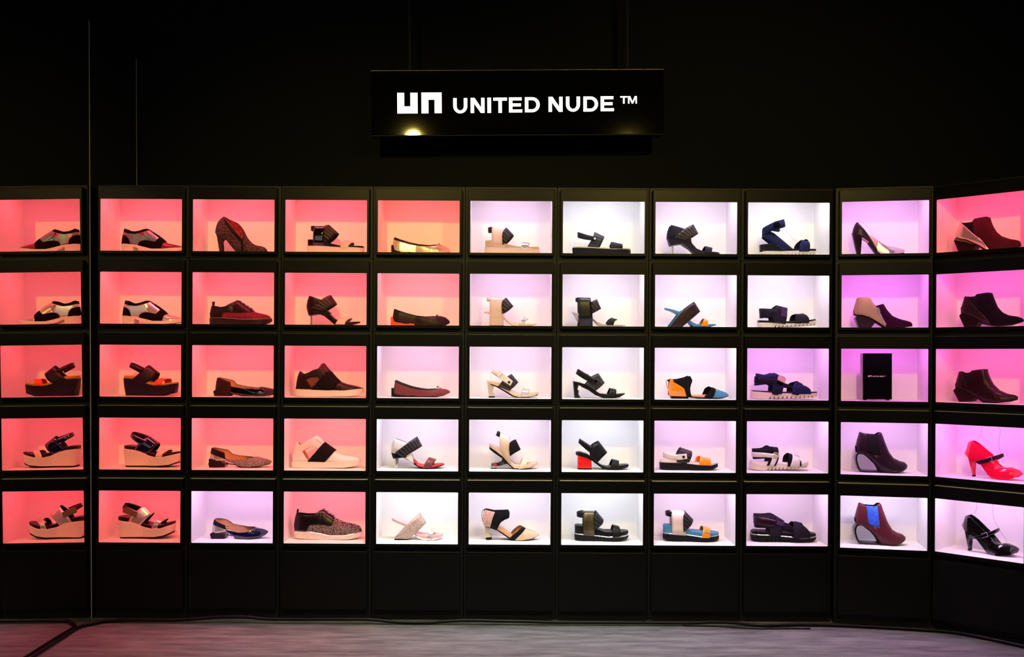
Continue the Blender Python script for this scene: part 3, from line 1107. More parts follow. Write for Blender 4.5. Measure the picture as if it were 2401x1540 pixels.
s = Shoe(1, 3, 'A2', (1280, 1842), 'platform_sandal', 'dark platform sandal with mustard edged footbed and orange toe strap', 'dark platform sandal with orange toe strap', plan='round')
s.sole('platform', '1280,465 1390,472 1450,480 1515,508 1580,530 1630,538 1720,536 1842,518 1816,610 1690,636 1320,636', NAVY_LEA, 1.05, 1.05, 0.95)
s.sole('outsole', '1318,633 1690,633 1816,604 1812,614 1700,642 1322,642', K_RUBBER, 0.96)
s.sole('footbed', '1300,435 1395,439 1450,452 1520,490 1600,514 1640,520 1700,517 1832,503 1833,518 1720,537 1630,540 1560,526 1510,508 1440,480 1390,471 1298,463', MUSTARD, 1.0)
s.strap('instep_strap', [(1392, 474), (1475, 400), (1537, 332)], [(1522, 514), (1578, 486), (1637, 410)], WINE_DARK, fx=20)
s.sling('heel_strap', [(1500, 376), (1430, 340), (1358, 304)], [(1470, 410), (1410, 378), (1340, 347)], WINE_DARK, 0.029)
s.strap('toe_strap', [(1618, 538), (1638, 487), (1662, 467)], [(1697, 538), (1704, 505), (1738, 470)], ORANGE_RED, fx=45)
s.done()

s = Shoe(1, 4, 'A2', (1285, 1868), 'platform_sandal', 'white wedge platform sandal with navy patent instep strap and white toe strap', 'white wedge sandal with navy patent strap')
s.sole('platform', '1285,1195 1310,1190 1400,1200 1480,1220 1560,1258 1630,1273 1720,1269 1868,1235 1850,1326 1770,1352 1640,1362 1320,1362 1300,1270', WHITE_RUB, 1.06, 1.05, 0.95)
s.sole('outsole', '1318,1360 1640,1361 1770,1350 1849,1322 1842,1340 1760,1366 1640,1378 1322,1375', K_RUBBER, 1.0)
s.sole('footbed', '1297,1160 1330,1157 1420,1166 1500,1186 1560,1220 1640,1240 1740,1238 1868,1220 1868,1237 1720,1270 1630,1274 1560,1260 1480,1222 1400,1202 1300,1191', BROWN, 1.0)
s.strap('instep_strap', [(1410, 1204), (1450, 1140), (1535, 1060)], [(1530, 1240), (1585, 1208), (1641, 1140)], NAVY_PATENT, fx=20, lining=WINE_DARK)
s.sling('heel_strap', [(1545, 1112), (1450, 1072), (1367, 1040)], [(1470, 1145), (1420, 1120), (1352, 1072)], NAVY_PATENT, 0.029, rise=34, lining=WINE_DARK)
s.strap('toe_strap', [(1635, 1274), (1655, 1225), (1690, 1203)], [(1706, 1272), (1714, 1240), (1752, 1206)], CREAM, fx=35)
s.done()

s = Shoe(1, 5, 'A3', (1042, 1549), 'platform_sandal', 'white wedge platform sandal with silver instep strap and gold heel fastener', 'white wedge sandal with silver strap')
s.sole('platform', '1042,345 1060,338 1150,345 1215,362 1290,390 1370,405 1440,400 1548,366 1528,438 1460,464 1380,477 1078,482 1060,440', WHITE_RUB, 1.06, 1.05, 0.95)
s.sole('outsole', '1075,480 1380,476 1460,463 1529,435 1522,455 1450,480 1370,492 1078,492', K_RUBBER, 1.0)
s.sole('footbed', '1056,303 1090,302 1150,312 1215,326 1290,360 1370,380 1440,372 1543,347 1546,363 1440,400 1370,406 1290,392 1215,364 1150,346 1056,331', WINE_DARK, 1.0)
s.strap('instep_strap', [(1150, 350), (1190, 288), (1275, 206)], [(1252, 382), (1305, 325), (1356, 277)], SILVER, fx=10, lining=K_LEATHER)
s.sling('heel_strap', [(1235, 262), (1170, 232), (1102, 205)], [(1205, 302), (1150, 275), (1085, 236)], WINE, 0.029, rise=24, lining=K_LEATHER)
s.prism('fastener', '1112,222 1170,228 1236,264 1222,306 1200,300 1103,262', GOLD_LEA, y0=-0.0335, y1=-0.0295)
s.strap('toe_strap', [(1361, 405), (1385, 350), (1408, 317)], [(1415, 404), (1424, 368), (1472, 328)], SILVER, fx=18, lining=WINE)
s.done()

# ------------------------------------------------------------------ column 2
s = Shoe(2, 1, 'B1', (306, 833), 'fabric_pump', 'high heeled pump covered in houndstooth fabric with a diagonal dark slit', 'houndstooth fabric pump', plan='almond')
s.upper('308,510 310,468 330,410 360,372 393,349 440,378 520,412 550,440 578,480 602,522 640,580 680,625 720,645 780,655 815,672 832,692 832,708 800,724 600,728 545,720 490,660 445,602 412,575 370,572 335,560',
        [('slit_binding', L('408,385 425,378 490,455 560,530 602,575 610,600 606,650 600,712 582,712 590,625 545,577 478,505 420,425'), K_LEATHER, 0.0009, 'dark binding'),
         ('upper', None, HOUND)], HOUND_RED, open=(396, 620), rim=0.7,
        near_cut=L('392,340 425,392 485,468 550,542 600,590 606,545 580,482 552,438 520,405 440,370'))
s.loft('heel', [(312, 520), (327, 562), (346, 690), (352, 732)], [(420, 585), (384, 602), (386, 660), (392, 732)], HOUND, 0.026, 0.016)
s.sole('sole', '440,598 490,656 545,716 600,726 800,722 832,706 832,714 800,733 600,733 540,728 484,664 436,603', K_RUBBER, 0.95)
s.done()

s = Shoe(2, 2, 'B1', (252, 880), 'derby_shoe', 'low lace-up derby with wine tweed toe and thick dark sole', 'wine tweed derby')
s.upper('258,1392 257,1340 264,1290 272,1264 300,1268 370,1283 420,1275 500,1225 535,1207 560,1225 620,1265 690,1308 700,1328 760,1342 830,1358 862,1378 868,1400 750,1408 600,1408 400,1394',
        [('toe_panel', L('380,1410 392,1360 410,1333 560,1340 695,1335 700,1320 880,1340 880,1415'), TWEED_RED, 0.0), ('quarter', None, WINE_DARK, 0.0008)],
        K_LEATHER, open=(276, 500))
s.sole('welt', '254,1387 400,1387 600,1403 750,1401 876,1394 877,1402 750,1411 600,1412 400,1396 254,1395', GOLD_LEA, 1.03)
s.sole('sole', '252,1394 400,1394 600,1410 750,1409 878,1400 880,1425 830,1448 760,1460 252,1460', BROWN, 1.04)
s.strap('pull_tab', [(276, 1268), (272, 1226)], [(292, 1268), (298, 1226)], WINE_DARK, W=0.003)
s.laces([(545, 1245, 562, 1232), (580, 1270, 600, 1256), (618, 1296, 640, 1280), (655, 1318, 676, 1302)], K_LEATHER, 0.015)
s.done()

def geo_flat(r, sheet, span, body, panels, near_cut, heel_parts, sole, lining, opn, label, short, shank):
    s = Shoe(2, r, sheet, span, 'flat_shoe', label, short, plan='point')
    s.upper(body, panels, lining, open=opn, near_cut=near_cut, rim=0.86)
    for nm, p, m in heel_parts:
        s.prism(nm, p, m, hw=0.027)
    if sole:
        s.sole('sole', sole, K_RUBBER, 0.9)
    if shank:
        s.tube('shank', [(*shank[0], 0), (*shank[1], 0)], 0.002, K_LEATHER, sub=0)
    s.done()
geo_flat(3, 'B2', (320, 996), '322,605 323,550 335,490 345,465 400,478 500,500 527,540 640,563 750,576 822,562 880,575 950,593 994,612 994,632 900,652 760,660 650,658 560,642 490,634',
         [('heel_counter', L('310,612 335,455 506,490 502,600 490,640 310,640'), WINE, 0.0006), ('vamp', None, K_PATENT)],
         L('350,462 400,482 496,514 500,558 560,571 700,583 812,566 750,568 640,555 527,532 502,492'),
         [('heel', '312,614 325,602 490,610 500,632 480,661 325,661', BROWN)], '490,632 560,641 650,657 760,659 900,650 992,632 988,640 900,657 760,664 640,664 555,649 488,641',
         TAN_LIGHT, (338, 822), 'black patent pointed flat with wine heel cup and low angular heel', 'black patent pointed flat', None)
geo_flat(4, 'B2', (262, 918), '265,1345 268,1262 285,1216 380,1236 440,1250 475,1285 560,1305 660,1313 720,1320 770,1313 850,1335 905,1350 917,1366 908,1382 820,1402 700,1416 610,1413 545,1388 445,1345 395,1350',
         [('quarter_strap', L('262,1272 275,1205 450,1245 478,1285 442,1334 330,1292'), WINE_DARK, 0.0008),
          ('heel_counter', L('255,1360 262,1270 330,1290 448,1332 432,1352'), SILVER, 0.0, 'mirror silver heel counter'),
          ('vamp', None, TWEED_FINE)],
         L('290,1214 432,1264 442,1325 465,1332 520,1340 620,1335 762,1315 700,1312 560,1298 478,1276 440,1243'),
         [('heel_stack', '266,1330 392,1346 402,1374 266,1370', BROWN), ('heel', '260,1378 270,1366 400,1372 436,1382 433,1410 270,1421', WINE_DARK)],
         '545,1388 610,1412 700,1415 820,1401 900,1384 895,1392 820,1408 700,1421 605,1421 540,1396', TAN_LIGHT, (285, 772),
         'grey tweed pointed slingback flat with mirror silver heel counter', 'grey tweed slingback flat', ((430, 1386), (560, 1402)))
geo_flat(5, 'B3', (276, 881), '290,590 293,505 305,448 316,438 360,442 420,456 476,488 480,498 560,515 650,530 745,528 820,545 866,560 880,577 872,590 800,620 700,634 600,636 540,624 500,597 445,560 400,572',
         [('quarter_strap', L('295,487 302,435 425,450 482,490 458,548 440,540'), NAVY_LEA, 0.0008),
          ('heel_counter', L('280,600 292,485 455,546 440,570 405,600'), SILVER, 0.0, 'mirror silver heel counter'),
          ('vamp', None, NAVY_PATENT)],
         L('318,434 335,452 440,498 452,545 500,556 560,570 640,570 700,556 748,528 650,524 560,509 480,488 425,452'),
         [('heel', '277,592 290,578 405,586 440,600 437,632 290,636', SMOKE)],
         '530,620 600,634 700,632 800,618 860,598 850,608 800,626 700,641 600,642 530,630', TAN_LIGHT, (312, 750),
         'navy patent slingback flat with mirror silver counter in a pale pink box', 'navy patent slingback flat', ((436, 606), (545, 626)))

# ------------------------------------------------------------------ cuffed sandals on flat platforms (columns 3, 5, 6, 7)
def cuff_sandal(c, r, sheet, span, platform, welt, footbed, cuff, loop, elastic, toe, mats, label, short, ext=None):
    s = Shoe(c, r, sheet, span, 'cuff_sandal', label, short, plan='square' if r == 1 else 'round')
    mp_, mw, mfb, mc, ml, me_, mt = mats
    s.sole('platform', platform, mp_, 1.06)
    s.sole('welt', welt, mw, 1.065)
    s.sole('footbed', footbed, mfb, 1.03)
    s.strap('ankle_cuff', *cuff, mc, W=0.031, n=4)
    s.sling('heel_loop', *loop, ml, 0.024)
    s.strap('elastic_strap', *elastic, me_, W=0.0345, n=4.6)
    s.strap('toe_strap', *toe[:2], mt, fx=toe[2], wadd=0.001)
    s.done()
cuff_sandal(3, 1, 'B1', (1243, 1814), '1243,664 1400,668 1600,682 1812,686 1814,744 1243,744', '1245,660 1400,664 1600,678 1812,683 1812,689 1600,685 1400,671 1245,666',
            '1252,597 1320,600 1420,605 1480,637 1580,662 1700,666 1812,664 1812,685 1700,686 1600,680 1400,666 1252,661',
            ([(1312, 662), (1312, 560), (1316, 460)], [(1418, 668), (1418, 560), (1432, 460)]), ([(1322, 459), (1280, 461)], [(1322, 505), (1281, 504)]),
            ([(1420, 620), (1418, 480), (1466, 450)], [(1436, 634), (1500, 588), (1555, 530)]), ([(1588, 684), (1610, 630), (1640, 600)], [(1668, 688), (1682, 655), (1712, 626)], 12),
            (WHITE_RUB, CHROME, K_LEATHER, K_PATENT, K_SATIN, RIB_BROWN, CREAM), 'black cuffed sandal on a pale platform in a coral box of the top row', 'black cuffed sandal on a pale platform')
cuff_sandal(5, 1, 'C1', (1153, 1718), '1155,684 1400,694 1715,704 1718,760 1155,760', '1157,680 1400,690 1620,704 1712,700 1712,707 1620,711 1400,697 1157,687',
            '1163,615 1230,612 1370,648 1440,666 1530,682 1620,682 1706,679 1709,700 1620,706 1400,693 1163,683',
            ([(1230, 684), (1228, 580), (1229, 478)], [(1370, 692), (1350, 590), (1372, 478)]), ([(1232, 476), (1190, 481)], [(1232, 526), (1192, 527)]),
            ([(1337, 660), (1336, 545), (1376, 479)], [(1343, 661), (1400, 618), (1452, 560)]), ([(1514, 700), (1528, 660), (1542, 625)], [(1595, 704), (1606, 665), (1615, 634)], 0),
            (NUDE, CHROME, TAN, NUDE, SMOKE, RIB, CHROME), 'nude cuffed sandal with black ribbed elastic and chrome toe strap', 'nude cuffed sandal with chrome toe strap')
cuff_sandal(7, 5, 'D3', (1150, 1748), '1152,607 1400,622 1560,641 1740,626 1747,642 1740,672 1680,687 1600,692 1400,688 1152,670', '1152,601 1400,616 1560,638 1740,622 1742,630 1560,646 1400,624 1152,608',
            '1157,527 1170,517 1240,524 1385,556 1450,580 1550,590 1640,594 1738,600 1742,613 1640,640 1560,641 1385,620 1240,609 1157,603',
            ([(1241, 616), (1235, 500), (1232, 378)], [(1386, 626), (1370, 520), (1375, 378)]), ([(1236, 376), (1180, 381)], [(1236, 431), (1182, 425)]),
            ([(1354, 590), (1354, 430), (1380, 374)], [(1360, 590), (1430, 525), (1464, 462)]), ([(1543, 646), (1556, 585), (1570, 538)], [(1625, 648), (1634, 600), (1641, 556)], 0),
            (K_RUBBER, CHROME, BLUE_TEAL, CREAM, K_LEATHER, RIB, ORANGE), 'cream, teal blue and orange cuffed sandal on a black platform', 'cream and teal cuffed sandal')
cuff_sandal(6, 5, 'D3', (208, 789), '210,606 400,623 580,640 780,622 787,640 760,662 680,677 540,682 400,681 215,673', '210,602 350,613 560,633 780,616 787,628 680,641 560,644 350,623 210,611',
            '217,522 240,517 300,522 440,556 530,580 620,582 780,580 783,604 640,632 560,634 400,616 217,602',
            ([(302, 610), (302, 480), (300, 378)], [(420, 622), (420, 480), (422, 378)]), ([(312, 375), (280, 377), (238, 386)], [(302, 437), (280, 436), (240, 430)]),
            ([(418, 545), (420, 430), (440, 372)], [(446, 552), (500, 500), (516, 462)]), ([(604, 638), (608, 570), (620, 521)], [(686, 630), (690, 580), (686, 540)], 0),
            (K_RUBBER, CHROME, K_LEATHER, CAMO_GOLD, K_LEATHER, RIB_NAVY, K_LEATHER), 'all black cuffed platform sandal with a silver line around its sole', 'all black cuffed platform sandal')

# ------------------------------------------------------------------ pin heeled sandals (columns 3, 4, 7)
def pin_heel(c, r, sheet, span, counter, elastic, heel_piece, pin, sole, toe, mats, label, short, insole=None, quarter=None):
    s = Shoe(c, r, sheet, span, 'heeled_sandal', label, short, plan='round')
    mc, me_, mh, mpn, ms, mt = mats
    s.upper(counter, [('heel_cup', None, mc)], mc, wm=1.0, n=4.0, rim=0.9, open=(span[0] - 40, span[1]), nx=50, nh=12)
    s.strap('elastic_strap', *elastic, me_, W=0.032, n=2.8)
    s.sole('heel_seat', heel_piece, mh, 0.98)
    s.loft('pin_heel', *pin, mpn, 0.006, 0.006, n=2.2, label='polished metal pin heel')
    s.sole('sole', sole, ms, 0.97)
    if quarter:
        s.sole('quarter', quarter, mc, 1.0)
    if insole:
        s.sole('insole', insole[0], insole[1], 0.99)
    s.strap('toe_strap', *toe[:2], mt, fx=toe[2])
    s.done()
pin_heel(3, 2, 'B1', (1236, 1778), '1236,1300 1236,1262 1250,1205 1270,1160 1330,1182 1392,1205 1430,1260 1440,1310 1330,1305',
         ([(1288, 1292), (1390, 1205), (1478, 1153)], [(1410, 1322), (1465, 1290), (1540, 1245)]), '1240,1292 1330,1300 1440,1312 1478,1335 1420,1345 1345,1350 1264,1364',
         ([(1268, 1330), (1268, 1400), (1268, 1461)], [(1290, 1330), (1290, 1400), (1290, 1461)]),
         '1340,1345 1400,1325 1445,1305 1470,1345 1520,1392 1570,1420 1650,1430 1776,1422 1776,1436 1720,1450 1620,1461 1530,1457 1480,1415 1420,1368 1380,1352',
         ([(1538, 1454), (1570, 1405), (1615, 1382)], [(1635, 1456), (1650, 1418), (1692, 1388)], 12), (WINE_DARK, RIB_BROWN, WINE_DARK, CHROME, WINE_DARK, CREAM),
         'dark wine heeled sandal with brown ribbed strap and chrome pin heel', 'dark wine pin heel sandal')
pin_heel(7, 1, 'D1', (1141, 1680), '1143,590 1145,540 1160,490 1178,448 1240,466 1312,490 1360,560 1385,610 1240,600',
         ([(1200, 585), (1310, 492), (1410, 440)], [(1330, 612), (1380, 588), (1461, 535)]), '1143,580 1230,592 1340,600 1372,598 1384,625 1300,638 1210,650 1173,661',
         ([(1187, 620), (1186, 690), (1186, 764)], [(1210, 620), (1208, 690), (1208, 764)]),
         '1285,636 1345,610 1372,600 1390,640 1432,690 1490,716 1560,722 1676,727 1680,740 1600,764 1480,762 1420,738 1370,692',
         ([(1507, 742), (1518, 695), (1530, 662)], [(1578, 740), (1588, 700), (1596, 678)], 0), (NAVY_LEA, RIB_BROWN, NAVY_LEA, CHROME, NAVY_LEA, NAVY_LEA),
         'dark navy heeled sandal with shiny ribbed strap and chrome pin heel, top row', 'dark navy pin heel sandal')
pin_heel(4, 4, 'C2', (213, 780), '215,1275 220,1205 235,1152 255,1124 320,1148 384,1172 400,1230 400,1300 330,1290',
         ([(262, 1272), (385, 1178), (488, 1108)], [(350, 1328), (440, 1272), (542, 1210)]), '215,1268 262,1276 340,1300 375,1322 300,1330 240,1338',
         ([(252, 1300), (250, 1370), (248, 1437)], [(292, 1310), (291, 1370), (290, 1437)]),
         '340,1318 385,1322 450,1372 500,1412 560,1424 650,1426 776,1400 778,1408 700,1432 600,1442 530,1440 470,1402 420,1362',
         ([(558, 1430), (585, 1372), (615, 1330)], [(650, 1432), (665, 1385), (692, 1352)], 8), (WHITE_LEA, RIB, K_LEATHER, CHROME, K_LEATHER, WOVEN_RED),
         'white and black ribbed heeled sandal with chrome pin heel and woven red toe strap', 'white and black pin heel sandal',
         insole=('455,1350 500,1398 560,1412 640,1408 720,1394 776,1392 777,1402 650,1428 560,1426 500,1414', RED_LIN), quarter='368,1326 432,1288 452,1345 466,1392')

# ------------------------------------------------------------------ sneakers (column 3)
s = Shoe(3, 3, 'B2', (1163, 1900), 'slip_on_sneaker', 'dark wine slip-on sneaker with black cross band and pale sole', 'dark wine sneaker')
s.upper('1178,596 1180,520 1195,450 1212,410 1225,397 1236,420 1252,436 1300,425 1380,386 1425,376 1442,338 1470,308 1500,350 1545,405 1600,470 1640,510 1720,540 1820,560 1885,582 1890,592 1700,608 1400,606',
        [('cross_band', L('1345,610 1410,520 1541,403 1645,512 1580,580 1555,612'), K_NEO, 0.0022, 'black elastic cross band'),
         ('tongue', L('1420,378 1440,330 1472,300 1505,345 1540,400 1490,442 1455,405'), WINE, 0.0006),
         ('side_window', L('1293,497 1330,470 1412,460 1442,487 1400,542 1350,578'), MESH_BROWN, -0.0008, 'brownish mesh window'),
         ('quarter', L('1170,610 1170,380 1425,370 1500,440 1345,610'), WINE_DARK, 0.0006), ('toe', None, WINE_DARK)], K_LEATHER, open=(1235, 1470))
s.sole('sole', '1165,602 1182,591 1500,603 1700,606 1882,586 1898,602 1895,632 1830,656 1740,668 1300,671 1168,663', WHITE_RUB, 1.06)
s.done()
s = Shoe(3, 4, 'B2', (1128, 1870), 'slip_on_sneaker', 'white slip-on sneaker with black cross band and open side window', 'white sneaker')
s.upper('1145,1368 1143,1300 1160,1220 1180,1165 1197,1148 1216,1190 1250,1180 1310,1140 1370,1110 1390,1088 1430,1110 1480,1165 1600,1250 1680,1290 1780,1310 1840,1325 1860,1350 1700,1368',
        [('cross_band', L('1306,1362 1480,1162 1600,1247 1492,1368'), K_NEO, 0.0022, 'black elastic cross band'),
         (None, L('1254,1256 1340,1206 1382,1206 1412,1242 1311,1352'), None),
         ('tongue_patch', L('1395,1122 1460,1165 1445,1172 1390,1132'), CREAM, 0.0012),
         ('upper', None, WHITE_LEA)], TAN_LIGHT, open=(1205, 1400))
s.sole('sole', '1130,1374 1150,1361 1500,1366 1700,1363 1852,1342 1868,1352 1865,1382 1800,1410 1700,1425 1300,1430 1140,1425', WHITE_RUB, 1.06)
s.done()

s = Shoe(3, 5, 'B3', (1153, 1882), 'derby_shoe', 'black lace-up derby with black and white tweed toe and speckled white sole', 'black and white tweed derby')
s.upper('1158,572 1157,500 1165,430 1178,392 1205,390 1290,402 1380,400 1420,366 1440,355 1475,350 1510,385 1560,412 1600,447 1700,488 1800,505 1850,525 1868,562 1867,588 1700,614 1540,617 1350,582',
        [('toe_panel', L('1296,590 1310,535 1345,500 1450,502 1562,515 1590,435 1640,450 1890,490 1890,625 1540,630'), TWEED, 0.0), ('quarter', None, K_SATIN, 0.001)], K_LEATHER, open=(1182, 1440))
s.sole('welt', '1155,565 1350,574 1540,611 1700,609 1878,577 1881,588 1700,620 1540,621 1350,585 1155,575', CHROME, 1.03)
s.sole('sole', '1155,572 1230,572 1350,583 1480,602 1540,618 1700,618 1800,600 1879,586 1881,612 1840,636 1740,653 1500,657 1160,646', SPECKLE, 1.04)
s.strap('pull_tab', [(1180, 396), (1186, 348)], [(1196, 396), (1203, 346)], WINE_DARK, W=0.003)
s.laces([(1452, 372, 1475, 356), (1490, 396, 1512, 380), (1525, 418, 1548, 404), (1552, 438, 1572, 424)], K_LEATHER, 0.015)
s.done()

# ------------------------------------------------------------------ ballet flats (column 4)
def ballet(r, sheet, span, upper, bind, heel, bow, mats, label, short, opn, sole):
    s = Shoe(4, r, sheet, span, 'ballet_flat', label, short, plan='almond')
    s.upper(upper, [('top_binding', L(bind), mats[1], 0.0008), ('upper', None, mats[0])], K_LEATHER, open=opn, rim=0.84)
    s.sole('heel', heel, mats[2], 0.9, wadd=0.002)
    s.sole('sole', sole, K_RUBBER, 0.9)
    s.bow(*bow, mats[1])
    s.done()
ballet(1, 'C1', (206, 808), '222,668 228,600 240,573 300,600 400,632 500,652 600,660 660,652 690,645 740,660 790,685 806,708 800,728 700,740 445,746 270,740 228,710',
       '225,600 238,565 300,594 400,627 500,647 600,655 668,645 670,662 600,673 500,669 400,651 300,619 236,601', '208,655 232,655 245,700 270,714 445,730 447,752 208,752', (688, 652),
       (SILVER, WINE_DARK, SMOKE), 'silver ballet flat with dark binding and small bow', 'silver ballet flat', (240, 690), '430,740 700,738 800,726 790,738 700,752 440,752')
ballet(2, 'C1', (202, 806), '220,1405 225,1340 237,1298 280,1315 370,1345 470,1370 560,1380 630,1375 700,1368 760,1385 798,1418 803,1442 770,1458 690,1464 500,1464 350,1452 245,1432',
       '222,1330 236,1292 280,1309 370,1339 470,1364 560,1374 640,1368 645,1380 560,1388 470,1378 370,1354 280,1324 232,1316', '204,1380 228,1380 238,1420 260,1436 445,1448 447,1471 204,1471', (668, 1372),
       (WINE_DARK, K_LEATHER, ORANGE_RED), 'dark wine ballet flat with bow and orange heel block', 'dark wine ballet flat with orange heel', (240, 690), '430,1458 690,1463 780,1454 760,1464 690,1471 440,1471')
ballet(3, 'C2', (216, 844), '243,635 245,560 258,505 330,540 430,575 520,595 600,605 680,600 730,595 800,605 836,622 842,640 800,662 720,675 600,682 470,681 350,668 262,656',
       '243,535 256,498 330,533 430,568 520,589 600,598 690,592 695,606 600,615 520,608 430,590 330,556 250,524', '218,593 242,593 250,640 275,656 480,668 482,686 218,682', (705, 586),
       (WOVEN_RED, K_LEATHER, K_RUBBER), 'woven red and black ballet flat with dark heel block', 'woven red ballet flat', (260, 740), '470,676 600,680 720,672 800,660 780,672 720,682 600,688 470,688')

# ------------------------------------------------------------------ mules standing on their diagonal strap (columns 4, 7)
s = Shoe(4, 5, 'C3', (222, 768), 'open_mule', 'snake patterned mule whose diagonal strap forms the heel, chrome toe strap', 'snake patterned mule')
s.strap('diagonal_strap', [(258, 636), (410, 474), (520, 378)], [(400, 642), (480, 580), (583, 481)], WOVEN_PINK, W=0.030, n=3.2, lining=PINK_LIN, thick=0.003)
s.prism('heel_tip', '252,652 260,634 402,640 390,652', K_RUBBER, hw=0.031)
s.sole('footbed', '223,428 240,430 300,454 395,490 450,545 490,582 540,600 650,600 766,596 767,610 740,626 660,640 560,638 505,618 460,578 380,512 222,452', PINK_LIN, 0.92)
s.sole('outsole', '470,596 505,618 560,638 660,640 740,625 766,608 766,614 730,640 660,653 560,654 500,632', CHROME, 0.95)
s.strap('toe_strap', [(597, 644), (612, 590), (630, 540)], [(640, 642), (656, 602), (677, 560)], CHROME, fx=8)
s.done()
s = Shoe(7, 2, 'D1', (1120, 1642), 'open_mule', 'dark brown mule with teal blue footbed and orange toe strap', 'dark brown and teal mule')
s.strap('diagonal_strap', [(1160, 1482), (1280, 1332), (1418, 1222)], [(1285, 1482), (1372, 1408), (1478, 1320)], BROWN, W=0.031, n=3.2, thick=0.003)
s.strap('strap_edging', [(1150, 1482), (1272, 1326), (1300, 1312)], [(1163, 1482), (1282, 1334), (1306, 1318)], BLUE_TEAL, W=0.029, n=3.2)
s.sole('footbed', '1122,1285 1200,1304 1280,1330 1330,1382 1385,1426 1430,1450 1500,1455 1560,1450 1640,1448 1642,1462 1560,1478 1400,1476 1360,1432 1250,1352 1180,1316 1122,1300', BLUE_TEAL, 0.92)
s.sole('outsole', '1385,1462 1400,1474 1560,1475 1640,1460 1560,1483 1400,1483', K_RUBBER, 0.9)
s.strap('toe_strap', [(1474, 1470), (1498, 1422), (1514, 1391)], [(1540, 1472), (1545, 1438), (1553, 1408)], ORANGE, fx=0)
s.done()

# ------------------------------------------------------------------ sandals with one tall side panel down to the floor (columns 5, 6)
def block_sandal(c, r, sheet, span, panel, tip, loop, elastic, foot, toe, mats, label, short, wedge=None):
    s = Shoe(c, r, sheet, span, 'block_heel_sandal', label, short, plan='square')
    mpn, ml, me_, mfb, mt = mats
    s.strap('side_panel', *panel, mpn, W=0.031, n=5, thick=0.003)
    s.prism('heel_tip', tip, K_RUBBER, hw=0.033)
    s.sling('heel_loop', *loop, ml, 0.024)
    s.strap('elastic_strap', *elastic, me_, W=0.0345, n=5)
    s.sole('footbed', foot, mfb, 0.95)
    if wedge:
        s.prism('heel_wedge', wedge, CLEAR, hw=0.02)
    s.strap('toe_strap', *toe[:2], mt, fx=toe[2])
    s.done()
block_sandal(5, 2, 'C1', (1146, 1682), ([(1209, 1474), (1206, 1340), (1212, 1187)], [(1349, 1474), (1346, 1400), (1340, 1192)]), '1205,1466 1350,1466 1350,1482 1205,1482',
             ([(1215, 1190), (1178, 1190)], [(1215, 1224), (1180, 1224)]), ([(1334, 1354), (1332, 1238), (1376, 1192)], [(1342, 1354), (1395, 1322), (1446, 1278)]),
             '1148,1330 1200,1330 1280,1358 1345,1382 1390,1420 1440,1446 1520,1453 1682,1455 1682,1468 1560,1480 1440,1476 1390,1442 1340,1400 1260,1366 1150,1343',
             ([(1503, 1460), (1528, 1408), (1560, 1385)], [(1560, 1462), (1572, 1425), (1604, 1408)], 4), (NUDE_PATENT, CREAM, RIB, SNAKE, CHROME),
             'nude patent sandal with a tall side panel reaching the floor', 'nude patent side panel sandal')
block_sandal(6, 2, 'D1', (178, 720), ([(238, 1474), (240, 1330), (236, 1186)], [(382, 1474), (380, 1350), (362, 1190)]), '236,1468 384,1468 384,1482 236,1482',
             ([(240, 1185), (216, 1190)], [(240, 1230), (217, 1222)]), ([(376, 1342), (368, 1238), (428, 1202)], [(388, 1346), (425, 1326), (471, 1300)]),
             '180,1330 240,1345 300,1366 380,1390 430,1430 500,1455 600,1461 718,1463 719,1473 520,1482 440,1466 390,1412 290,1376 183,1345',
             ([(516, 1466), (550, 1412), (580, 1390)], [(590, 1468), (606, 1425), (640, 1409)], 0), (K_SATIN, K_LEATHER, RIB, SILVER, K_LEATHER),
             'black sandal with a tall glossy side panel reaching the floor', 'black side panel sandal', wedge='190,1346 238,1356 238,1440')

# ------------------------------------------------------------------ slingback heels (columns 5, 6)
s = Shoe(5, 3, 'C2', (1228, 1784), 'slingback_sandal', 'nude slingback sandal with ribbed strap, round button and angular pale heel', 'nude slingback sandal')
s.sole('footbed', '1230,512 1300,520 1380,540 1450,592 1500,622 1560,640 1650,645 1780,632 1783,645 1740,668 1660,682 1570,685 1510,668 1440,625 1350,572 1280,546 1232,530', NUDE, 0.97)
s.sole('outsole', '1270,544 1350,572 1440,626 1510,667 1570,683 1660,681 1740,667 1780,645 1760,671 1660,690 1560,692 1500,679 1430,636 1340,583 1272,553', K_RUBBER, 0.94)
s.prism('heel', '1234,528 1310,562 1291,625 1314,676 1250,676', GOLD_PALE, hw=0.022)
s.prism('heel_tip', '1250,675 1314,675 1314,690 1250,690', K_RUBBER, hw=0.0225)
s.strap('elastic_strap', [(1348, 572), (1420, 490), (1490, 442)], [(1468, 618), (1520, 576), (1563, 530)], RIB, W=0.031)
s.sling('heel_strap', [(1490, 530), (1360, 420), (1306, 393)], [(1475, 560), (1350, 478), (1278, 434)], NUDE, 0.030, rise=10, lining=PINK_LIN)
s.prism('button_flap', '1362,402 1506,516 1480,566 1336,472', CREAM, y0=-0.0360, y1=-0.0325)
s.disc('button', 1465, 527, 13, K_LEATHER, -0.0360)
s.buckle('buckle', 1372, 452, 16, 52, 38, CHROME, -0.0366)
s.strap('toe_strap', [(1584, 672), (1600, 630), (1616, 589)], [(1660, 670), (1672, 640), (1686, 605)], CHROME, fx=4)
s.done()
s = Shoe(6, 3, 'D2', (193, 750), 'slingback_sandal', 'black slingback sandal with ribbed strap, button and thin notched heel', 'black slingback sandal with button')
s.sole('footbed', '195,520 260,530 340,556 420,612 480,648 560,656 650,655 745,644 748,655 700,678 600,690 520,690 450,664 370,610 290,575 200,541', K_LEATHER, 0.97)
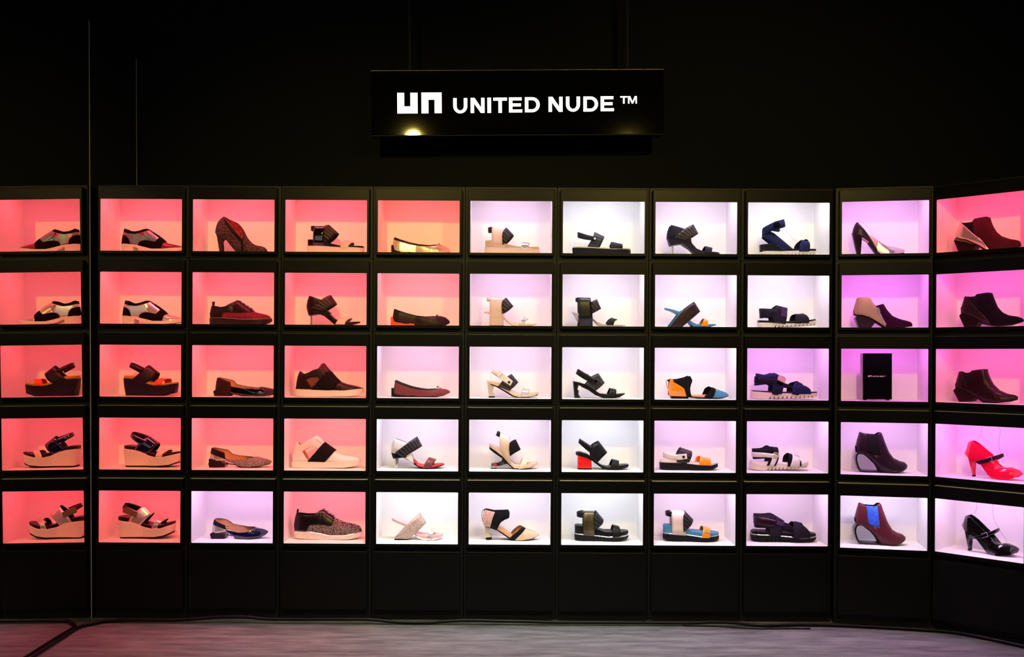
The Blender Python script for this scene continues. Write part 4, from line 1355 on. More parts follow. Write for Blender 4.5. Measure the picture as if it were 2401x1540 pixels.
s.sole('outsole', '290,572 370,608 450,662 520,688 600,688 700,675 690,686 600,697 515,697 440,670 365,616 288,580', K_RUBBER, 0.93)
s.prism('heel', '197,530 252,562 238,600 252,620 250,652 273,696 212,696', K_SATIN, hw=0.022)
s.tube('heel_inlay', [(252, 566, -0.022), (240, 600, -0.022), (254, 620, -0.022), (252, 652, -0.022), (274, 692, -0.022)], 0.0012, CHROME, sub=0)
s.strap('elastic_strap', [(322, 556), (400, 470), (465, 436)], [(430, 620), (490, 572), (531, 535)], RIB, W=0.031)
s.sling('heel_strap', [(455, 512), (340, 442), (250, 388)], [(432, 556), (320, 500), (228, 440)], K_LEATHER, 0.0335)
s.disc('button', 433, 518, 14, K_PATENT, -0.0345)
s.buckle('buckle', 335, 470, 14, 62, 28, K_SATIN, -0.0350)
s.strap('toe_strap', [(551, 676), (575, 622), (586, 592)], [(636, 674), (646, 640), (650, 605)], K_LEATHER, fx=4)
s.done()
s = Shoe(6, 4, 'D2', (226, 792), 'slingback_sandal', 'black slingback sandal with a ridged red block heel', 'black sandal with red block heel')
s.sole('footbed', '228,1272 270,1268 340,1290 390,1320 440,1372 500,1411 560,1425 650,1411 780,1399 791,1414 780,1430 680,1449 560,1454 500,1440 440,1396 390,1357 330,1326 228,1303', K_LEATHER, 0.99)
s.prism('heel', '246,1306 388,1344 392,1440 246,1440', RED_BLOCK, hw=0.026)
for k in range(4):
    y = 1352 + k * 23
    s.prism('heel_ridge', '%d,%d 391,%d 391,%d %d,%d' % (246, y, y + 4, y + 12, 246, y + 8), RED_BLOCK, hw=0.0272)
s.prism('heel_tip', '246,1439 392,1439 392,1452 246,1452', K_RUBBER, hw=0.027)
s.strap('instep_strap', [(384, 1330), (386, 1216), (465, 1155)], [(450, 1378), (500, 1326), (558, 1275)], K_LEATHER, W=0.031)
s.sling('heel_strap', [(402, 1218), (330, 1172), (268, 1131)], [(388, 1288), (320, 1234), (255, 1175)], K_LEATHER, 0.029)
s.strap('toe_strap', [(578, 1435), (600, 1380), (612, 1350)], [(666, 1432), (674, 1392), (681, 1366)], K_LEATHER, fx=4)
s.done()

s = Shoe(5, 4, 'C2', (1253, 1770), 'heeled_sandal', 'nude patent sandal on a floating printed chrome heel', 'nude sandal on a floating chrome heel')
s.sole('footbed', '1255,1185 1280,1190 1360,1232 1420,1292 1470,1352 1510,1390 1560,1405 1640,1400 1765,1382 1769,1395 1755,1413 1680,1433 1600,1442 1520,1440 1468,1396 1400,1318 1330,1263 1255,1214', NUDE, 0.98)
s.sole('outsole', '1255,1212 1330,1262 1400,1317 1468,1395 1520,1439 1600,1442 1680,1432 1750,1413 1680,1440 1600,1449 1510,1449 1450,1397 1390,1336 1310,1281 1259,1242', K_RUBBER, 0.95)
s.strap('side_panel', [(1392, 1280), (1366, 1200), (1371, 1062)], [(1490, 1398), (1472, 1290), (1470, 1118)], NUDE_PATENT, W=0.031, n=4, lining=PINK_LIN)
s.sling('heel_loop', [(1374, 1066), (1345, 1055)], [(1370, 1116), (1326, 1098)], K_LEATHER, 0.024)
s.strap('elastic_strap', [(1474, 1308), (1472, 1190), (1536, 1145)], [(1482, 1308), (1530, 1276), (1586, 1246)], K_NEO, W=0.0345, n=4.6)
s.prism('heel', '1398,1325 1458,1372 1462,1394 1372,1418 1332,1424 1332,1440 1276,1440 1276,1392 1340,1386 1386,1368', PRINT, hw=0.02, label='printed chrome cantilever heel')
s.prism('heel_stripe', '1310,1396 1334,1392 1334,1422 1310,1424', RED_BLOCK, hw=0.0205)
s.prism('heel_tip', '1274,1438 1332,1438 1330,1449 1272,1449', K_RUBBER, hw=0.0205)
s.strap('toe_strap', [(1568, 1446), (1590, 1382), (1612, 1334)], [(1642, 1438), (1656, 1385), (1669, 1354)], SNAKE, fx=4)
s.done()

# ------------------------------------------------------------------ cut-out shoes with ankle collar (columns 5, 7)
s = Shoe(5, 5, 'C3', (1185, 1784), 'cut_out_pump', 'nude patent pump with black ankle collar, pink snake heel cup and metal heel', 'nude pump with black ankle collar', plan='almond')
s.upper('1192,500 1184,430 1190,380 1202,348 1215,337 1320,360 1400,358 1460,352 1471,380 1470,425 1420,442 1380,466 1356,505 1338,544 1265,522 1212,508',
        [('heel_cup', L('1170,325 1319,350 1290,430 1264,530 1170,530'), SNAKE_PINK, 0.0, 'pink snake heel cup'), ('ankle_collar', None, K_NEO, 0.0005)], K_NEO, cuff=0.0315, rim=0.93, n=5, nx=70, nh=16)
s.upper('1468,636 1500,582 1540,545 1580,520 1640,540 1700,560 1760,588 1782,606 1775,618 1700,642 1600,655 1520,656 1480,646',
        [('topline_band', L('1455,650 1500,570 1580,510 1645,536 1560,620 1515,665'), K_NEO, 0.0006, 'black band'), ('toe', None, NUDE_PATENT)], TAN_LIGHT, open=(1440, 1625), rim=0.95, nx=60, nh=18,
        near_cut=L('1455,630 1490,592 1580,512 1602,524 1500,606 1480,628'))
s.sole('insole', '1335,500 1400,540 1450,580 1500,615 1490,645 1440,612 1395,580 1335,548', TAN_LIGHT, 0.85)
s.sole('sole', '1212,506 1265,520 1340,545 1400,580 1450,618 1500,648 1600,655 1700,643 1780,610 1782,617 1700,652 1600,662 1490,661 1430,620 1340,557 1262,530 1212,516', K_RUBBER, 0.93)
s.prism('heel', '1209,514 1270,532 1250,580 1283,628 1220,634', GOLD_PALE, hw=0.019)
s.prism('heel_tip', '1219,633 1283,627 1282,648 1220,653', K_RUBBER, hw=0.0195)
s.tube('zip_cord', [(1216, 345, 0), (1190, 352, 0), (1178, 375, 0), (1178, 430, 0), (1186, 470, 0)], 0.001, K_LEATHER)
s.disc('zip_pull', 1206, 348, 11, K_SATIN, -0.002)
s.done()
s = Shoe(7, 3, 'D2', (1207, 1852), 'cut_out_flat', 'flat shoe with orange patent heel, black collar and blue pointed toe', 'orange and blue cut-out flat', plan='almond')
s.upper('1213,672 1208,610 1212,545 1224,497 1300,500 1380,482 1428,462 1462,512 1442,552 1430,600 1436,645 1458,684 1400,682 1238,676',
        [(None, L('1470,505 1442,552 1430,600 1436,645 1460,700 1500,700 1500,505'), None), ('heel_cup', L('1200,690 1200,490 1248,490 1254,530 1330,574 1366,602 1390,690'), ORANGE, 0.0006, 'orange patent heel cup'), ('ankle_collar', None, K_NEO)], K_NEO, cuff=0.0315, rim=0.93, n=5, nx=70, nh=16)
s.upper('1580,688 1584,655 1610,600 1650,578 1690,595 1750,615 1820,640 1849,662 1848,676 1780,691 1650,695',
        [('topline_band', L('1570,705 1575,640 1612,588 1652,570 1706,600 1672,680 1656,705'), K_NEO, 0.0006, 'black band'), ('toe', None, BLUE_TEAL)], K_NEO, open=(1560, 1700), rim=0.95, nx=60, nh=18,
        near_cut=L('1570,668 1600,606 1650,572 1665,584 1630,622 1612,664'))
s.sole('insole', '1440,664 1520,668 1612,666 1612,690 1520,690 1450,682', TAN_LIGHT, 0.9)
s.sole('sole', '1235,674 1410,682 1450,682 1560,690 1700,694 1846,672 1850,681 1780,699 1650,706 1500,701 1410,692 1235,690', K_RUBBER, 0.93)
s.sole('heel', '1238,678 1413,682 1410,704 1238,704', K_RUBBER, 0.93)
s.tube('zip_cord', [(1222, 510, 0), (1188, 518, 0), (1192, 560, 0), (1204, 602, 0)], 0.0018, ORANGE)
s.disc('zip_pull', 1210, 514, 12, K_SATIN, -0.002)
s.done()

# ------------------------------------------------------------------ flat slingback sandals (columns 6, 7)
s = Shoe(6, 1, 'D1', (180, 778), 'flat_sandal', 'black flat slingback sandal with ribbed strap on a thick black sole, top row', 'black flat slingback sandal')
s.sole('platform', '182,684 400,692 600,706 772,702 776,745 745,764 186,764', K_RUBBER, 1.06)
s.sole('footbed', '190,672 260,668 400,678 600,690 767,688 770,702 600,708 400,694 188,684', CREAM, 1.03)
s.strap('instep_strap', [(328, 678), (380, 590), (408, 522)], [(452, 686), (490, 610), (507, 570)], RIB_NAVY, fx=8)
s.sling('heel_strap', [(430, 582), (330, 562), (236, 534)], [(410, 622), (320, 610), (238, 588)], NAVY_LEA, 0.032, rise=24)
s.disc('button', 404, 597, 11, CHROME, -0.0335)
s.strap('toe_strap', [(554, 698), (565, 655), (577, 624)], [(681, 700), (683, 672), (684, 647)], NAVY_LEA, fx=4)
s.done()
s = Shoe(7, 4, 'D2', (1116, 1738), 'flat_sandal', 'flat sandal with white heel strap, black ribbed strap and orange toe strap', 'flat sandal with white heel strap')
s.sole('platform', '1118,1386 1130,1379 1350,1386 1500,1405 1640,1412 1730,1394 1736,1430 1650,1455 1500,1462 1250,1459 1120,1450', K_RUBBER, 1.06)
s.sole('footbed', '1122,1368 1140,1358 1300,1370 1500,1391 1640,1388 1725,1375 1733,1392 1640,1412 1500,1405 1350,1388 1122,1383', CREAM, 1.03)
s.strap('instep_strap', [(1284, 1378), (1303, 1285), (1335, 1227)], [(1410, 1394), (1446, 1315), (1454, 1268)], RIB, fx=6)
s.sling('heel_strap', [(1350, 1292), (1250, 1296), (1158, 1280)], [(1350, 1350), (1250, 1352), (1156, 1338)], CREAM, 0.0325, rise=8, lining=WHITE_LEA)
s.prism('button_flap', '1290,1298 1389,1284 1394,1340 1294,1352', WHITE_LEA, y0=-0.0370, y1=-0.0335)
s.disc('button', 1355, 1320, 14, K_SATIN, -0.0370)
s.strap('toe_strap', [(1517, 1406), (1524, 1350), (1541, 1320)], [(1638, 1408), (1642, 1372), (1644, 1344)], ORANGE, fx=-10)
s.done()

# ------------------------------------------------------------------ sporty webbing sandals with saw-tooth soles (column 8)
def teeth(x0, x1, y0, y1, n, dep):
    out = []
    for k in range(n):
        a = x0 + (x1 - x0) * k / n
        b = x0 + (x1 - x0) * (k + 1) / n
        ya = y0 + (y1 - y0) * k / n
        yb = y0 + (y1 - y0) * (k + 1) / n
        out += [(a, ya), (a + (b - a) * 0.5, ya), (a + (b - a) * 0.98, yb - dep)]
    return out
s = Shoe(8, 1, 'E1', (225, 797), 'webbing_sandal', 'navy webbing sandal with buckled ankle strap on a black wedge and white saw-tooth sole', 'navy wedge sandal with ankle strap')
s.sole('sole', L('225,712 560,712 790,704 797,722') + teeth(350, 785, 758, 752, 12, 26)[::-1] + L('350,760 228,760'), WHITE_RUB, 1.05)
s.sole('wedge', '227,637 330,632 420,652 520,684 640,690 786,682 790,697 640,706 560,709 227,709', K_RUBBER, 1.0)
s.sole('welt', '240,706 560,706 700,702 700,712 560,716 240,713', CHROME, 1.055)
s.upper('250,500 262,462 300,438 360,408 456,383 468,420 480,455 430,468 400,478 330,497 270,530 252,545', [('ankle_strap', None, NAVY_FAB)], NAVY_FAB, cuff=0.031, rim=0.97, n=6, nx=50, nh=10)
s.sling('side_strap', [(545, 690), (400, 566), (332, 514), (258, 490)], [(440, 704), (305, 600), (248, 566)], NAVY_FAB, 0.030)
s.prism('ankle_buckle', '338,424 395,414 412,462 345,476', K_PATENT, y0=-0.038, y1=-0.030)
s.prism('strap_end', '330,492 400,476 412,500 396,516 330,506', NAVY_FAB, y0=-0.034, y1=-0.031)
s.strap('toe_strap', [(594, 716), (604, 640), (642, 590)], [(698, 716), (706, 650), (709, 606)], NAVY_FAB, wadd=0.002)
s.prism('toe_buckle', '660,590 690,580 712,596 706,620 672,612', K_PATENT, hw=0.012)
s.tube('clear_insert', [(262, 458, 0), (260, 370, 0), (300, 308, 0), (370, 297, 0), (425, 335, 0), (445, 388, 0)], 0.0009, CLEAR_EDGE, label='clear plastic foot form edge')
s.tube('clear_insert', [(472, 462, 0), (510, 515, 0), (560, 572, 0), (622, 608, 0)], 0.0009, CLEAR_EDGE, label='clear plastic foot form edge')
s.done()

s = Shoe(8, 2, 'E1', (203, 797), 'webbing_sandal', 'dark plum two strap webbing sandal with a pale saw-tooth sole', 'dark plum two strap sandal')
s.sole('sole', L('205,1434 400,1441 600,1448 792,1410 797,1438 770,1462') + teeth(330, 760, 1486, 1464, 11, 24)[::-1] + L('330,1488 208,1488'), WHITE_RUB, 1.06)
s.sole('footbed', '207,1412 350,1418 600,1425 782,1398 788,1412 640,1446 500,1445 207,1434', K_LEATHER, 1.0)
s.sling('heel_strap', [(400, 1312), (340, 1300), (270, 1294), (220, 1291)], [(345, 1392), (300, 1384), (228, 1392)], PURPLE_FAB, 0.031)
s.strap('instep_strap', [(333, 1434), (338, 1320), (392, 1260)], [(462, 1452), (480, 1370), (488, 1284)], PURPLE_FAB, W=0.0325)
s.prism('instep_buckle', '430,1278 484,1290 476,1382 418,1370', BUCKLE, y0=-0.0345, y1=-0.024)
s.strap('toe_strap', [(548, 1442), (562, 1368), (590, 1348)], [(692, 1445), (694, 1395), (668, 1350)], PURPLE_FAB, wadd=0.002)
s.prism('toe_buckle', '618,1345 660,1340 672,1362 640,1372', BUCKLE, hw=0.013)
s.done()

s = Shoe(8, 3, 'E2', (138, 842), 'webbing_sandal', 'navy closed webbing sandal with pink and black buckle on a cream saw-tooth sole', 'navy webbing sandal with pink buckle')
s.sole('sole', L('140,648 152,634 400,652 640,656 836,650 842,662 832,686') + teeth(285, 815, 714, 700, 12, 30)[::-1] + L('285,716 142,706'), CREAM, 1.06)
s.sole('footbed', '152,625 500,641 720,642 832,638 834,654 600,660 152,638', K_LEATHER, 1.0)
s.sling('heel_strap', [(405, 462), (372, 441), (290, 460), (196, 444)], [(350, 580), (295, 560), (178, 574)], NAVY_FAB, 0.032)
s.sling('heel_band', [(378, 505), (290, 498), (182, 476)], [(372, 568), (290, 556), (178, 540)], PURPLE_FAB, 0.0338)
s.strap('instep_strap', [(340, 662), (350, 545), (378, 440)], [(445, 662), (468, 570), (492, 485)], NAVY_FAB, W=0.0325)
s.prism('buckle_plate', '418,460 492,498 474,548 398,512', PINK_LIN, y0=-0.0335, y1=-0.022, label='pink buckle plate')
s.prism('buckle', '392,512 462,545 448,580 378,552', K_PATENT, y0=-0.0355, y1=-0.027)
s.strap('strap_end', [(352, 668), (388, 545)], [(405, 672), (455, 575)], PURPLE_FAB, W=0.0345, stop=-0.45, n=3)
s.sling('side_bridge', [(596, 596), (540, 568), (478, 548)], [(596, 612), (540, 604), (470, 592)], PURPLE_FAB, 0.034, p=14)
s.strap('toe_strap', [(545, 664), (558, 570), (602, 536)], [(746, 660), (738, 612), (690, 572)], NAVY_FAB, wadd=0.002)
s.strap('toe_band', [(553, 662), (580, 590), (624, 528)], [(612, 674), (650, 600), (678, 556)], PURPLE_FAB, wadd=0.004)
s.done()

s = Shoe(8, 4, 'E2', (128, 749), 'webbing_sandal', 'cream and black buckled webbing sandal with a cream saw-tooth sole', 'cream and black webbing sandal')
s.sole('sole', L('130,1410 150,1402 350,1424 550,1431 745,1395 748,1418 736,1440') + teeth(270, 735, 1476, 1446, 12, 28)[::-1] + L('270,1478 135,1466'), CREAM, 1.06)
s.sole('footbed', '135,1385 400,1396 600,1410 740,1382 743,1398 550,1431 350,1424 135,1408', WHITE_LEA, 1.0)
s.sling('heel_strap', [(366, 1240), (320, 1222), (265, 1250), (152, 1254)], [(316, 1385), (272, 1352), (165, 1360)], K_NEO, 0.0305)
s.sling('heel_band', [(360, 1302), (260, 1290), (150, 1286)], [(360, 1345), (260, 1336), (152, 1337)], WHITE_LEA, 0.0325)
s.strap('instep_lining', [(284, 1424), (320, 1340), (345, 1232)], [(378, 1428), (412, 1350), (418, 1240)], K_NEO, W=0.0320)
s.strap('instep_strap', [(312, 1426), (345, 1335), (352, 1248)], [(358, 1430), (400, 1340), (411, 1258)], WHITE_LEA, W=0.0340)
s.buckle('instep_buckle', 384, 1312, 46, 44, 10, CREAM, -0.0345, 0.002)
s.strap('toe_lining', [(500, 1432), (508, 1345), (536, 1300)], [(640, 1430), (646, 1385), (622, 1348)], K_NEO, wadd=0.0005)
s.strap('toe_strap', [(524, 1434), (555, 1345), (568, 1306)], [(622, 1434), (632, 1372), (628, 1318)], WHITE_LEA, wadd=0.0025)
s.buckle('toe_buckle', 598, 1328, 50, 30, 20, CREAM, -0.030, 0.002)
s.done()

s = Shoe(8, 5, 'E3', (125, 785), 'webbing_sandal', 'all black closed webbing sandal with a white line above its saw-tooth sole', 'all black webbing sandal')
s.sole('sole', L('127,600 140,594 400,606 600,626 780,618 784,640 730,664 600,670 500,668') + teeth(240, 490, 662, 667, 6, 26)[::-1] + L('240,662 135,656'), K_RUBBER, 1.06)
s.sole('welt', '130,591 300,597 500,611 640,624 782,611 783,622 640,633 500,621 300,606 130,600', CHROME, 1.065)
s.sole('footbed', '133,567 160,556 400,570 700,580 770,588 776,608 640,624 450,608 135,592', K_LEATHER, 1.03)
s.sling('heel_strap', [(366, 414), (345, 398), (250, 404), (160, 395)], [(305, 550), (268, 530), (170, 530)], PURPLE_FAB, 0.032)
s.sling('heel_band', [(366, 450), (262, 428), (158, 416)], [(350, 520), (262, 506), (160, 494)], SMOKE, 0.0338)
s.strap('instep_strap', [(308, 604), (300, 520), (352, 400)], [(404, 610), (438, 530), (457, 465)], PURPLE_FAB, W=0.0328)
s.prism('buckle', '375,455 442,478 436,512 366,490', BUCKLE, y0=-0.0335, y1=-0.022)
s.sling('side_bridge', [(560, 520), (510, 502), (440, 482)], [(560, 570), (510, 562), (428, 552)], PURPLE_FAB, 0.0335, p=14)
s.strap('toe_strap', [(528, 622), (528, 530), (548, 476)], [(693, 624), (690, 560), (632, 498)], PURPLE_FAB, wadd=0.002)
s.strap('toe_band', [(532, 622), (560, 545), (580, 476)], [(592, 628), (620, 555), (638, 490)], PURPLE_FAB, wadd=0.0042)
s.done()

# ------------------------------------------------------------------ column 9
s = Shoe(9, 1, 'E1', (1160, 1702), 'two_tone_pump', 'pointed high heeled pump in silver and dark plum in a pink box', 'silver and plum pump', plan='point')
s.upper('1165,525 1168,480 1190,430 1210,400 1260,462 1310,522 1390,572 1450,620 1510,645 1600,655 1690,680 1701,697 1690,714 1560,738 1450,738 1400,702 1330,612 1262,566 1200,560',
        [('heel_quarter', L('1150,390 1212,385 1250,440 1330,560 1404,680 1410,760 1150,760'), SMOKE, 0.0006, 'dark plum quarter'),
         ('side_wedge', L('1250,440 1400,570 1412,610 1396,664 1330,560'), NUDE, 0.0003), ('vamp', None, SILVER)], PINK_LIN, open=(1212, 1540), plan='point')
s.tube('clear_topline', [(1212, 400, -0.01), (1230, 386, -0.008), (1290, 425, -0.006), (1345, 478, -0.005), (1362, 520, -0.008), (1400, 580, -0.012)], 0.001, CLEAR_EDGE, label='clear plastic edge')
s.loft('heel', [(1158, 515), (1180, 620), (1210, 748)], [(1262, 566), (1256, 640), (1248, 748)], WINE_DARK, 0.024, 0.013)
s.sole('sole', '1330,610 1400,700 1450,736 1560,736 1690,712 1690,720 1560,748 1440,748 1390,708 1325,618', K_RUBBER, 0.93)
s.done()

s = Shoe(9, 2, 'E1', (1178, 1777), 'ankle_boot', 'low ankle boot, champagne back half and dark plum front with side zip', 'champagne and plum ankle boot', plan='point')
s.upper('1180,1345 1178,1310 1190,1250 1215,1175 1270,1171 1335,1172 1360,1222 1394,1262 1440,1248 1482,1235 1510,1290 1570,1360 1640,1390 1720,1410 1765,1425 1776,1450 1770,1464 1650,1480 1500,1480 1430,1432 1330,1374 1260,1354',
        [('back_half', L('1165,1160 1338,1160 1392,1262 1430,1330 1495,1475 1480,1490 1165,1365'), GOLD_SUEDE, 0.0006), ('front_half', None, PLUM_VELVET)], K_LEATHER, open=(1208, 1490), plan='point')
s.tube('zip', [(1408, 1280, -0.031), (1432, 1340, -0.034), (1464, 1405, -0.0365), (1492, 1452, -0.0375)], 0.0022, CHROME)
s.prism('zip_pull', '1398,1276 1422,1280 1436,1322 1426,1344 1410,1338', CHROME, y0=-0.036, y1=-0.033)
s.prism('heel', '1188,1386 1216,1348 1300,1362 1402,1412 1345,1485 1225,1485', SMOKE, hw=0.024)
s.sole('sole', '1180,1338 1260,1347 1340,1367 1430,1427 1500,1472 1650,1474 1775,1452 1776,1466 1650,1485 1490,1485 1420,1442 1330,1382 1182,1354', K_RUBBER, 0.95)
s.done()

# glossy black display block with printed logo
s = Shoe(9, 3, 'E2', (1297, 1613), 'display_block', 'glossy black upright block with small white logo, the only box without a shoe', 'glossy black logo block', cat='display block', group=None)
wrap = mat('black_glossy_film', (8, 8, 9), 0.05, spec=0.6, bump=0.6, bscale=7)
for nd in wrap.node_tree.nodes:
    if nd.type == 'BUMP':
        nd.inputs['Distance'].default_value = 0.012
s.prism('block', '1310,222 1614,222 1613,706 1310,706', wrap, y0=-0.05, y1=-0.004, bev=0.001)
s.prism('clear_backing', '1297,222 1311,222 1311,706 1297,706', CLEAR, y0=-0.035, y1=-0.008)
s.prism('foot', '1322,705 1350,705 1350,716 1322,716', K_RUBBER, y0=-0.045, y1=-0.010)
s.prism('foot', '1562,705 1592,705 1592,716 1562,716', K_RUBBER, y0=-0.045, y1=-0.010)
logo = mat('logo_print', (236, 214, 224), 0.5)
yl = -0.0503
s.prism('logo_mark_u', '1361,453 1367,453 1367,464 1372,464 1372,453 1378,453 1378,470 1361,470', logo, y0=yl - 0.0004, y1=yl, bev=0)
s.prism('logo_mark_n', '1382,470 1382,453 1399,453 1399,470 1393,470 1393,459 1388,459 1388,470', logo, y0=yl - 0.0004, y1=yl, bev=0)
x = 1408.0
GL = {'U': '0,0 .3,0 .3,.75 .7,.75 .7,0 1,0 1,1 0,1', 'N': '0,1 0,0 .3,0 .72,.6 .72,0 1,0 1,1 .7,1 .28,.4 .28,1', 'I': '0,0 1,0 1,1 0,1',
      'T': '0,0 1,0 1,.25 .65,.25 .65,1 .35,1 .35,.25 0,.25', 'E': '0,0 1,0 1,.2 .3,.2 .3,.4 .9,.4 .9,.6 .3,.6 .3,.8 1,.8 1,1 0,1',
      'D': '0,0 .7,0 1,.3 1,.7 .7,1 0,1 0,.98 .3,.78 .6,.78 .72,.64 .72,.36 .6,.22 .3,.22 .3,.78 0,.98'}
for ch in 'UNITED NUDE':
    if ch == ' ':
        x += 5.5
        continue
    wd = 4 if ch == 'I' else 10.5
    s.prism('letter_' + ch.lower(), [(x + a * wd, 457.5 + b * 12) for a, b in L(GL[ch])], logo, y0=yl - 0.0004, y1=yl, bev=0)
    x += wd + 2.3
s.prism('letter_t', [(x + 4 + a * 5, 457.5 + b * 6) for a, b in L(GL['T'])], logo, y0=yl - 0.0004, y1=yl, bev=0)
s.prism('letter_m', [(x + 10 + a * 6, 457.5 + b * 6) for a, b in L('0,1 0,0 .25,0 .5,.6 .75,0 1,0 1,1 .75,1 .75,.5 .5,1 .25,.5 .25,1')], logo, y0=yl - 0.0004, y1=yl, bev=0)
s.done()

def ring_boot(r, sheet, span, body, gore, ring, sole, tongue, mats, label, short):
    s = Shoe(9, r, sheet, span, 'ankle_boot', label, short, plan='round')
    mb, mg = mats
    s.upper(body, [('elastic_gore', L(gore), mg, 0.0004, 'elastic side panel'), ('upper', None, mb)], K_LEATHER, open=tongue, rim=0.85, n=2.6)
    s.band('ring_heel', ring, 17, 0.026, K_SATIN, 'open ring shaped heel')
    s.sole('sole', sole, K_RUBBER, 0.95)
    s.tube('heel_screw', [(ring[0][0] - 5, ring[0][1] - 4, 0), (ring[0][0] - 3, ring[0][1] + 14, 0)], 0.002, K_RUBBER, sub=0)
    s.done()
ring_boot(4, 'E2', (1238, 1803), '1254,1270 1250,1205 1268,1125 1293,1055 1350,1075 1420,1083 1470,1085 1482,1065 1527,1060 1560,1160 1600,1262 1650,1330 1720,1365 1770,1378 1800,1408 1799,1430 1740,1460 1640,1478 1512,1468 1470,1402 1400,1332 1340,1290 1280,1280',
          '1362,1070 1478,1078 1492,1180 1502,1302 1440,1296 1378,1268', [(1330, 1284), (1280, 1278), (1256, 1296), (1250, 1340), (1260, 1390), (1280, 1438), (1304, 1464), (1400, 1471), (1525, 1474)],
          '1335,1284 1400,1328 1470,1398 1512,1464 1640,1474 1740,1457 1798,1430 1790,1440 1740,1468 1640,1484 1500,1482 1455,1402 1390,1338 1335,1296', (1290, 1530), (SMOKE, K_NEO),
          'dark plum ankle boot with an open ring heel, above the wine red boot', 'dark plum ring heel boot')
ring_boot(5, 'E3', (1158, 1684), '1176,462 1172,410 1190,330 1213,258 1270,282 1330,288 1380,290 1387,270 1433,262 1460,342 1500,450 1550,530 1600,560 1650,575 1682,603 1680,620 1620,648 1540,668 1425,652 1390,602 1330,534 1262,490 1200,470',
          '1283,278 1390,284 1402,400 1413,486 1390,498 1340,484 1300,455 1288,380', [(1255, 478), (1208, 472), (1180, 490), (1170, 530), (1178, 580), (1197, 628), (1222, 652), (1320, 660), (1430, 664)],
          '1256,482 1330,532 1390,598 1420,644 1540,664 1620,645 1680,620 1672,632 1620,656 1540,676 1415,674 1375,604 1320,542 1256,494', (1210, 1440), (BOOT_WINE, BLUE_GORE),
          'wine red ankle boot with bright blue elastic side and open ring heel', 'wine red boot with blue elastic')

# ------------------------------------------------------------------ column 10
def wedge_boot(r, sheet, span, body, panels, heel, sole, opn, label, short, hm, accent=None):
    s = Shoe(10, r, sheet, span, 'ankle_boot', label, short, plan='point')
    s.upper(body, panels, K_LEATHER, open=opn, plan='point')
    s.prism('heel', heel, hm, hw=0.024)
    if accent:
        s.prism('heel_top', accent, GOLD_LEA, hw=0.0245)
    s.sole('sole', sole, K_RUBBER, 0.93)
    s.done()
wedge_boot(1, 'F1', (332, 952), '343,622 340,585 355,520 375,467 410,487 460,482 510,476 513,447 580,434 650,420 670,490 710,560 760,605 840,632 920,645 948,660 951,690 900,714 800,735 650,742 560,690 460,645 380,630',
           [('elastic_gore', L('404,488 430,470 513,466 520,592 470,545'), K_NEO, 0.0003, 'black elastic gore'),
            ('heel_quarter', L('325,650 365,455 408,484 470,545 522,592 600,650 670,735 560,750'), SILVER, 0.0006, 'silver quarter'), ('upper', None, WINE_SUEDE)],
           '332,654 346,628 460,652 546,684 505,768 380,774', '343,618 460,642 560,690 650,740 800,733 950,690 952,700 800,746 640,758 545,696 455,652 345,628', (378, 655),
           'wine suede ankle boot with silver wedge quarter, top box at the right end', 'wine suede boot with silver quarter', WINE_DARK, '334,652 346,628 460,652 530,678 520,690 440,668 345,652')
wedge_boot(2, 'F1', (382, 978), '393,1338 390,1290 405,1230 425,1180 460,1192 500,1188 538,1184 541,1165 600,1155 668,1145 690,1200 720,1280 770,1335 830,1362 920,1375 965,1392 977,1408 960,1425 840,1450 700,1456 610,1440 540,1388 440,1348',
           [('elastic_gore', L('458,1190 480,1175 541,1175 562,1312 520,1270'), K_NEO, 0.0003, 'black elastic gore'),
            ('heel_quarter', L('375,1360 415,1170 460,1194 520,1268 570,1320 640,1385 700,1460 600,1460'), BROWN, 0.0006, 'brown quarter'), ('upper', None, K_SUEDE)],
           '381,1368 406,1342 500,1362 578,1402 540,1476 432,1481', '392,1332 440,1344 540,1384 610,1436 700,1452 840,1446 975,1412 972,1424 840,1458 700,1466 600,1448 532,1396 392,1346', (425, 680),
           'black suede ankle boot with brown wedge quarter at the right end', 'black suede boot with brown quarter', WINE_DARK)
wedge_boot(3, 'F2', (333, 948), '345,556 343,520 360,450 378,393 405,408 430,417 470,412 500,408 502,390 580,380 640,373 660,440 700,520 760,580 840,615 920,630 945,645 944,668 860,688 750,696 640,694 570,652 480,596 400,570',
           [('elastic_gore', L('428,417 450,400 502,400 508,520 470,545'), K_NEO, 0.0003, 'black elastic gore'), ('upper', None, WINE_DARK)],
           '333,586 356,560 410,562 542,646 516,690 392,694', '345,552 400,566 480,592 570,648 640,690 750,694 860,686 943,666 940,676 860,696 750,702 632,702 560,660 470,602 345,562', (378, 648),
           'dark wine smooth leather ankle boot in a pink box at the right end', 'dark wine leather ankle boot', WINE_DARK)

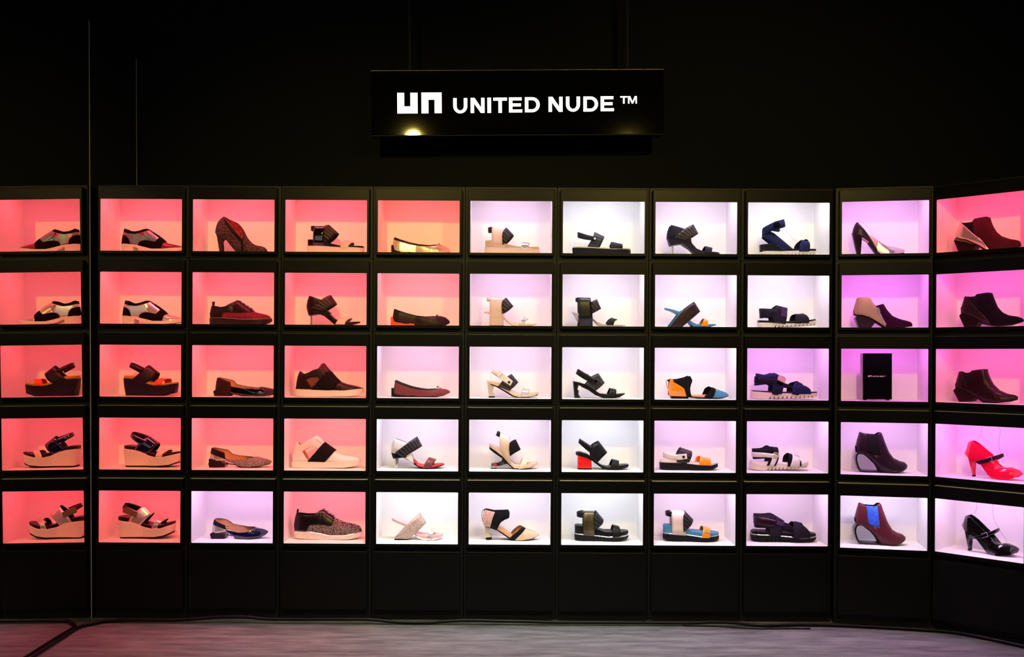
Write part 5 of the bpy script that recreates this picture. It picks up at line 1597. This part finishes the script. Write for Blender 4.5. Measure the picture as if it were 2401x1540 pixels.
def facet_pump(r, sheet, span, body, opn, heel, tip, strap, buckle, wires, m, label, short):
    s = Shoe(10, r, sheet, span, 'mary_jane_pump', label, short, plan='almond')
    s.upper(body, [('upper', None, m)], m, open=opn, nx=16, nh=5, flat=True, smooth=0, rim=0.85)
    s.loft('heel', heel[0], heel[1], m, 0.024, 0.012, n=1.4, steps=3, sides=6)
    s.loft('heel_tip', tip[0], tip[1], K_RUBBER, 0.012, 0.0118, n=2, steps=2, sides=8)
    s.strap('ankle_strap', strap[0], strap[1], SMOKE if r == 4 else K_PATENT, W=0.029)
    s.buckle('buckle', *buckle, CHROME, -0.0285)
    for wv in wires:
        s.tube('hanging_wire', wv, 0.0006, WIRE)
    s.done()
facet_pump(4, 'F2', (433, 997), '435,1200 437,1140 470,1085 490,1072 522,1082 600,1150 680,1215 722,1272 790,1337 880,1335 960,1365 990,1385 996,1402 930,1440 850,1450 720,1448 668,1400 610,1312 540,1264 480,1240',
           (495, 800), ([(437, 1190), (468, 1300), (500, 1412)], [(542, 1266), (533, 1340), (530, 1412)]), ([(499, 1411), (501, 1425)], [(531, 1411), (530, 1425)]),
           ([(550, 1276), (650, 1252), (795, 1203)], [(590, 1306), (690, 1284), (803, 1230)]), (690, 1256, 50, 40, -18),
           [[(585, 945, 0.01), (572, 1010, 0.01), (548, 1060, 0.01), (522, 1080, 0.01)], [(755, 945, 0.01), (763, 1000, 0.01), (750, 1070, 0.01), (752, 1150, 0.01), (790, 1300, 0.01)]], RED_CLEAR,
           'glossy bright red faceted pump with dark buckled strap', 'bright red faceted pump')
facet_pump(5, 'F3', (363, 868), '365,362 367,325 395,280 415,263 440,275 520,350 580,410 640,470 692,527 750,517 830,548 865,575 863,605 800,622 700,626 612,614 570,562 510,482 460,442 400,405',
           (420, 700), ([(367, 352), (388, 470), (412, 572)], [(460, 444), (452, 510), (448, 572)]), ([(412, 571), (413, 583)], [(448, 571), (447, 583)]),
           ([(468, 462), (560, 442), (682, 390)], [(488, 480), (600, 460), (688, 412)]), (582, 446, 50, 36, -16),
           [[(482, 165, 0.01), (480, 215, 0.01), (468, 255, 0.01), (455, 265, 0.01)], [(622, 172, 0.01), (628, 290, 0.01), (660, 370, 0.01), (750, 515, 0.01)]], K_PATENT,
           'glossy black faceted pump with buckled strap below the bright red pump', 'black faceted pump')
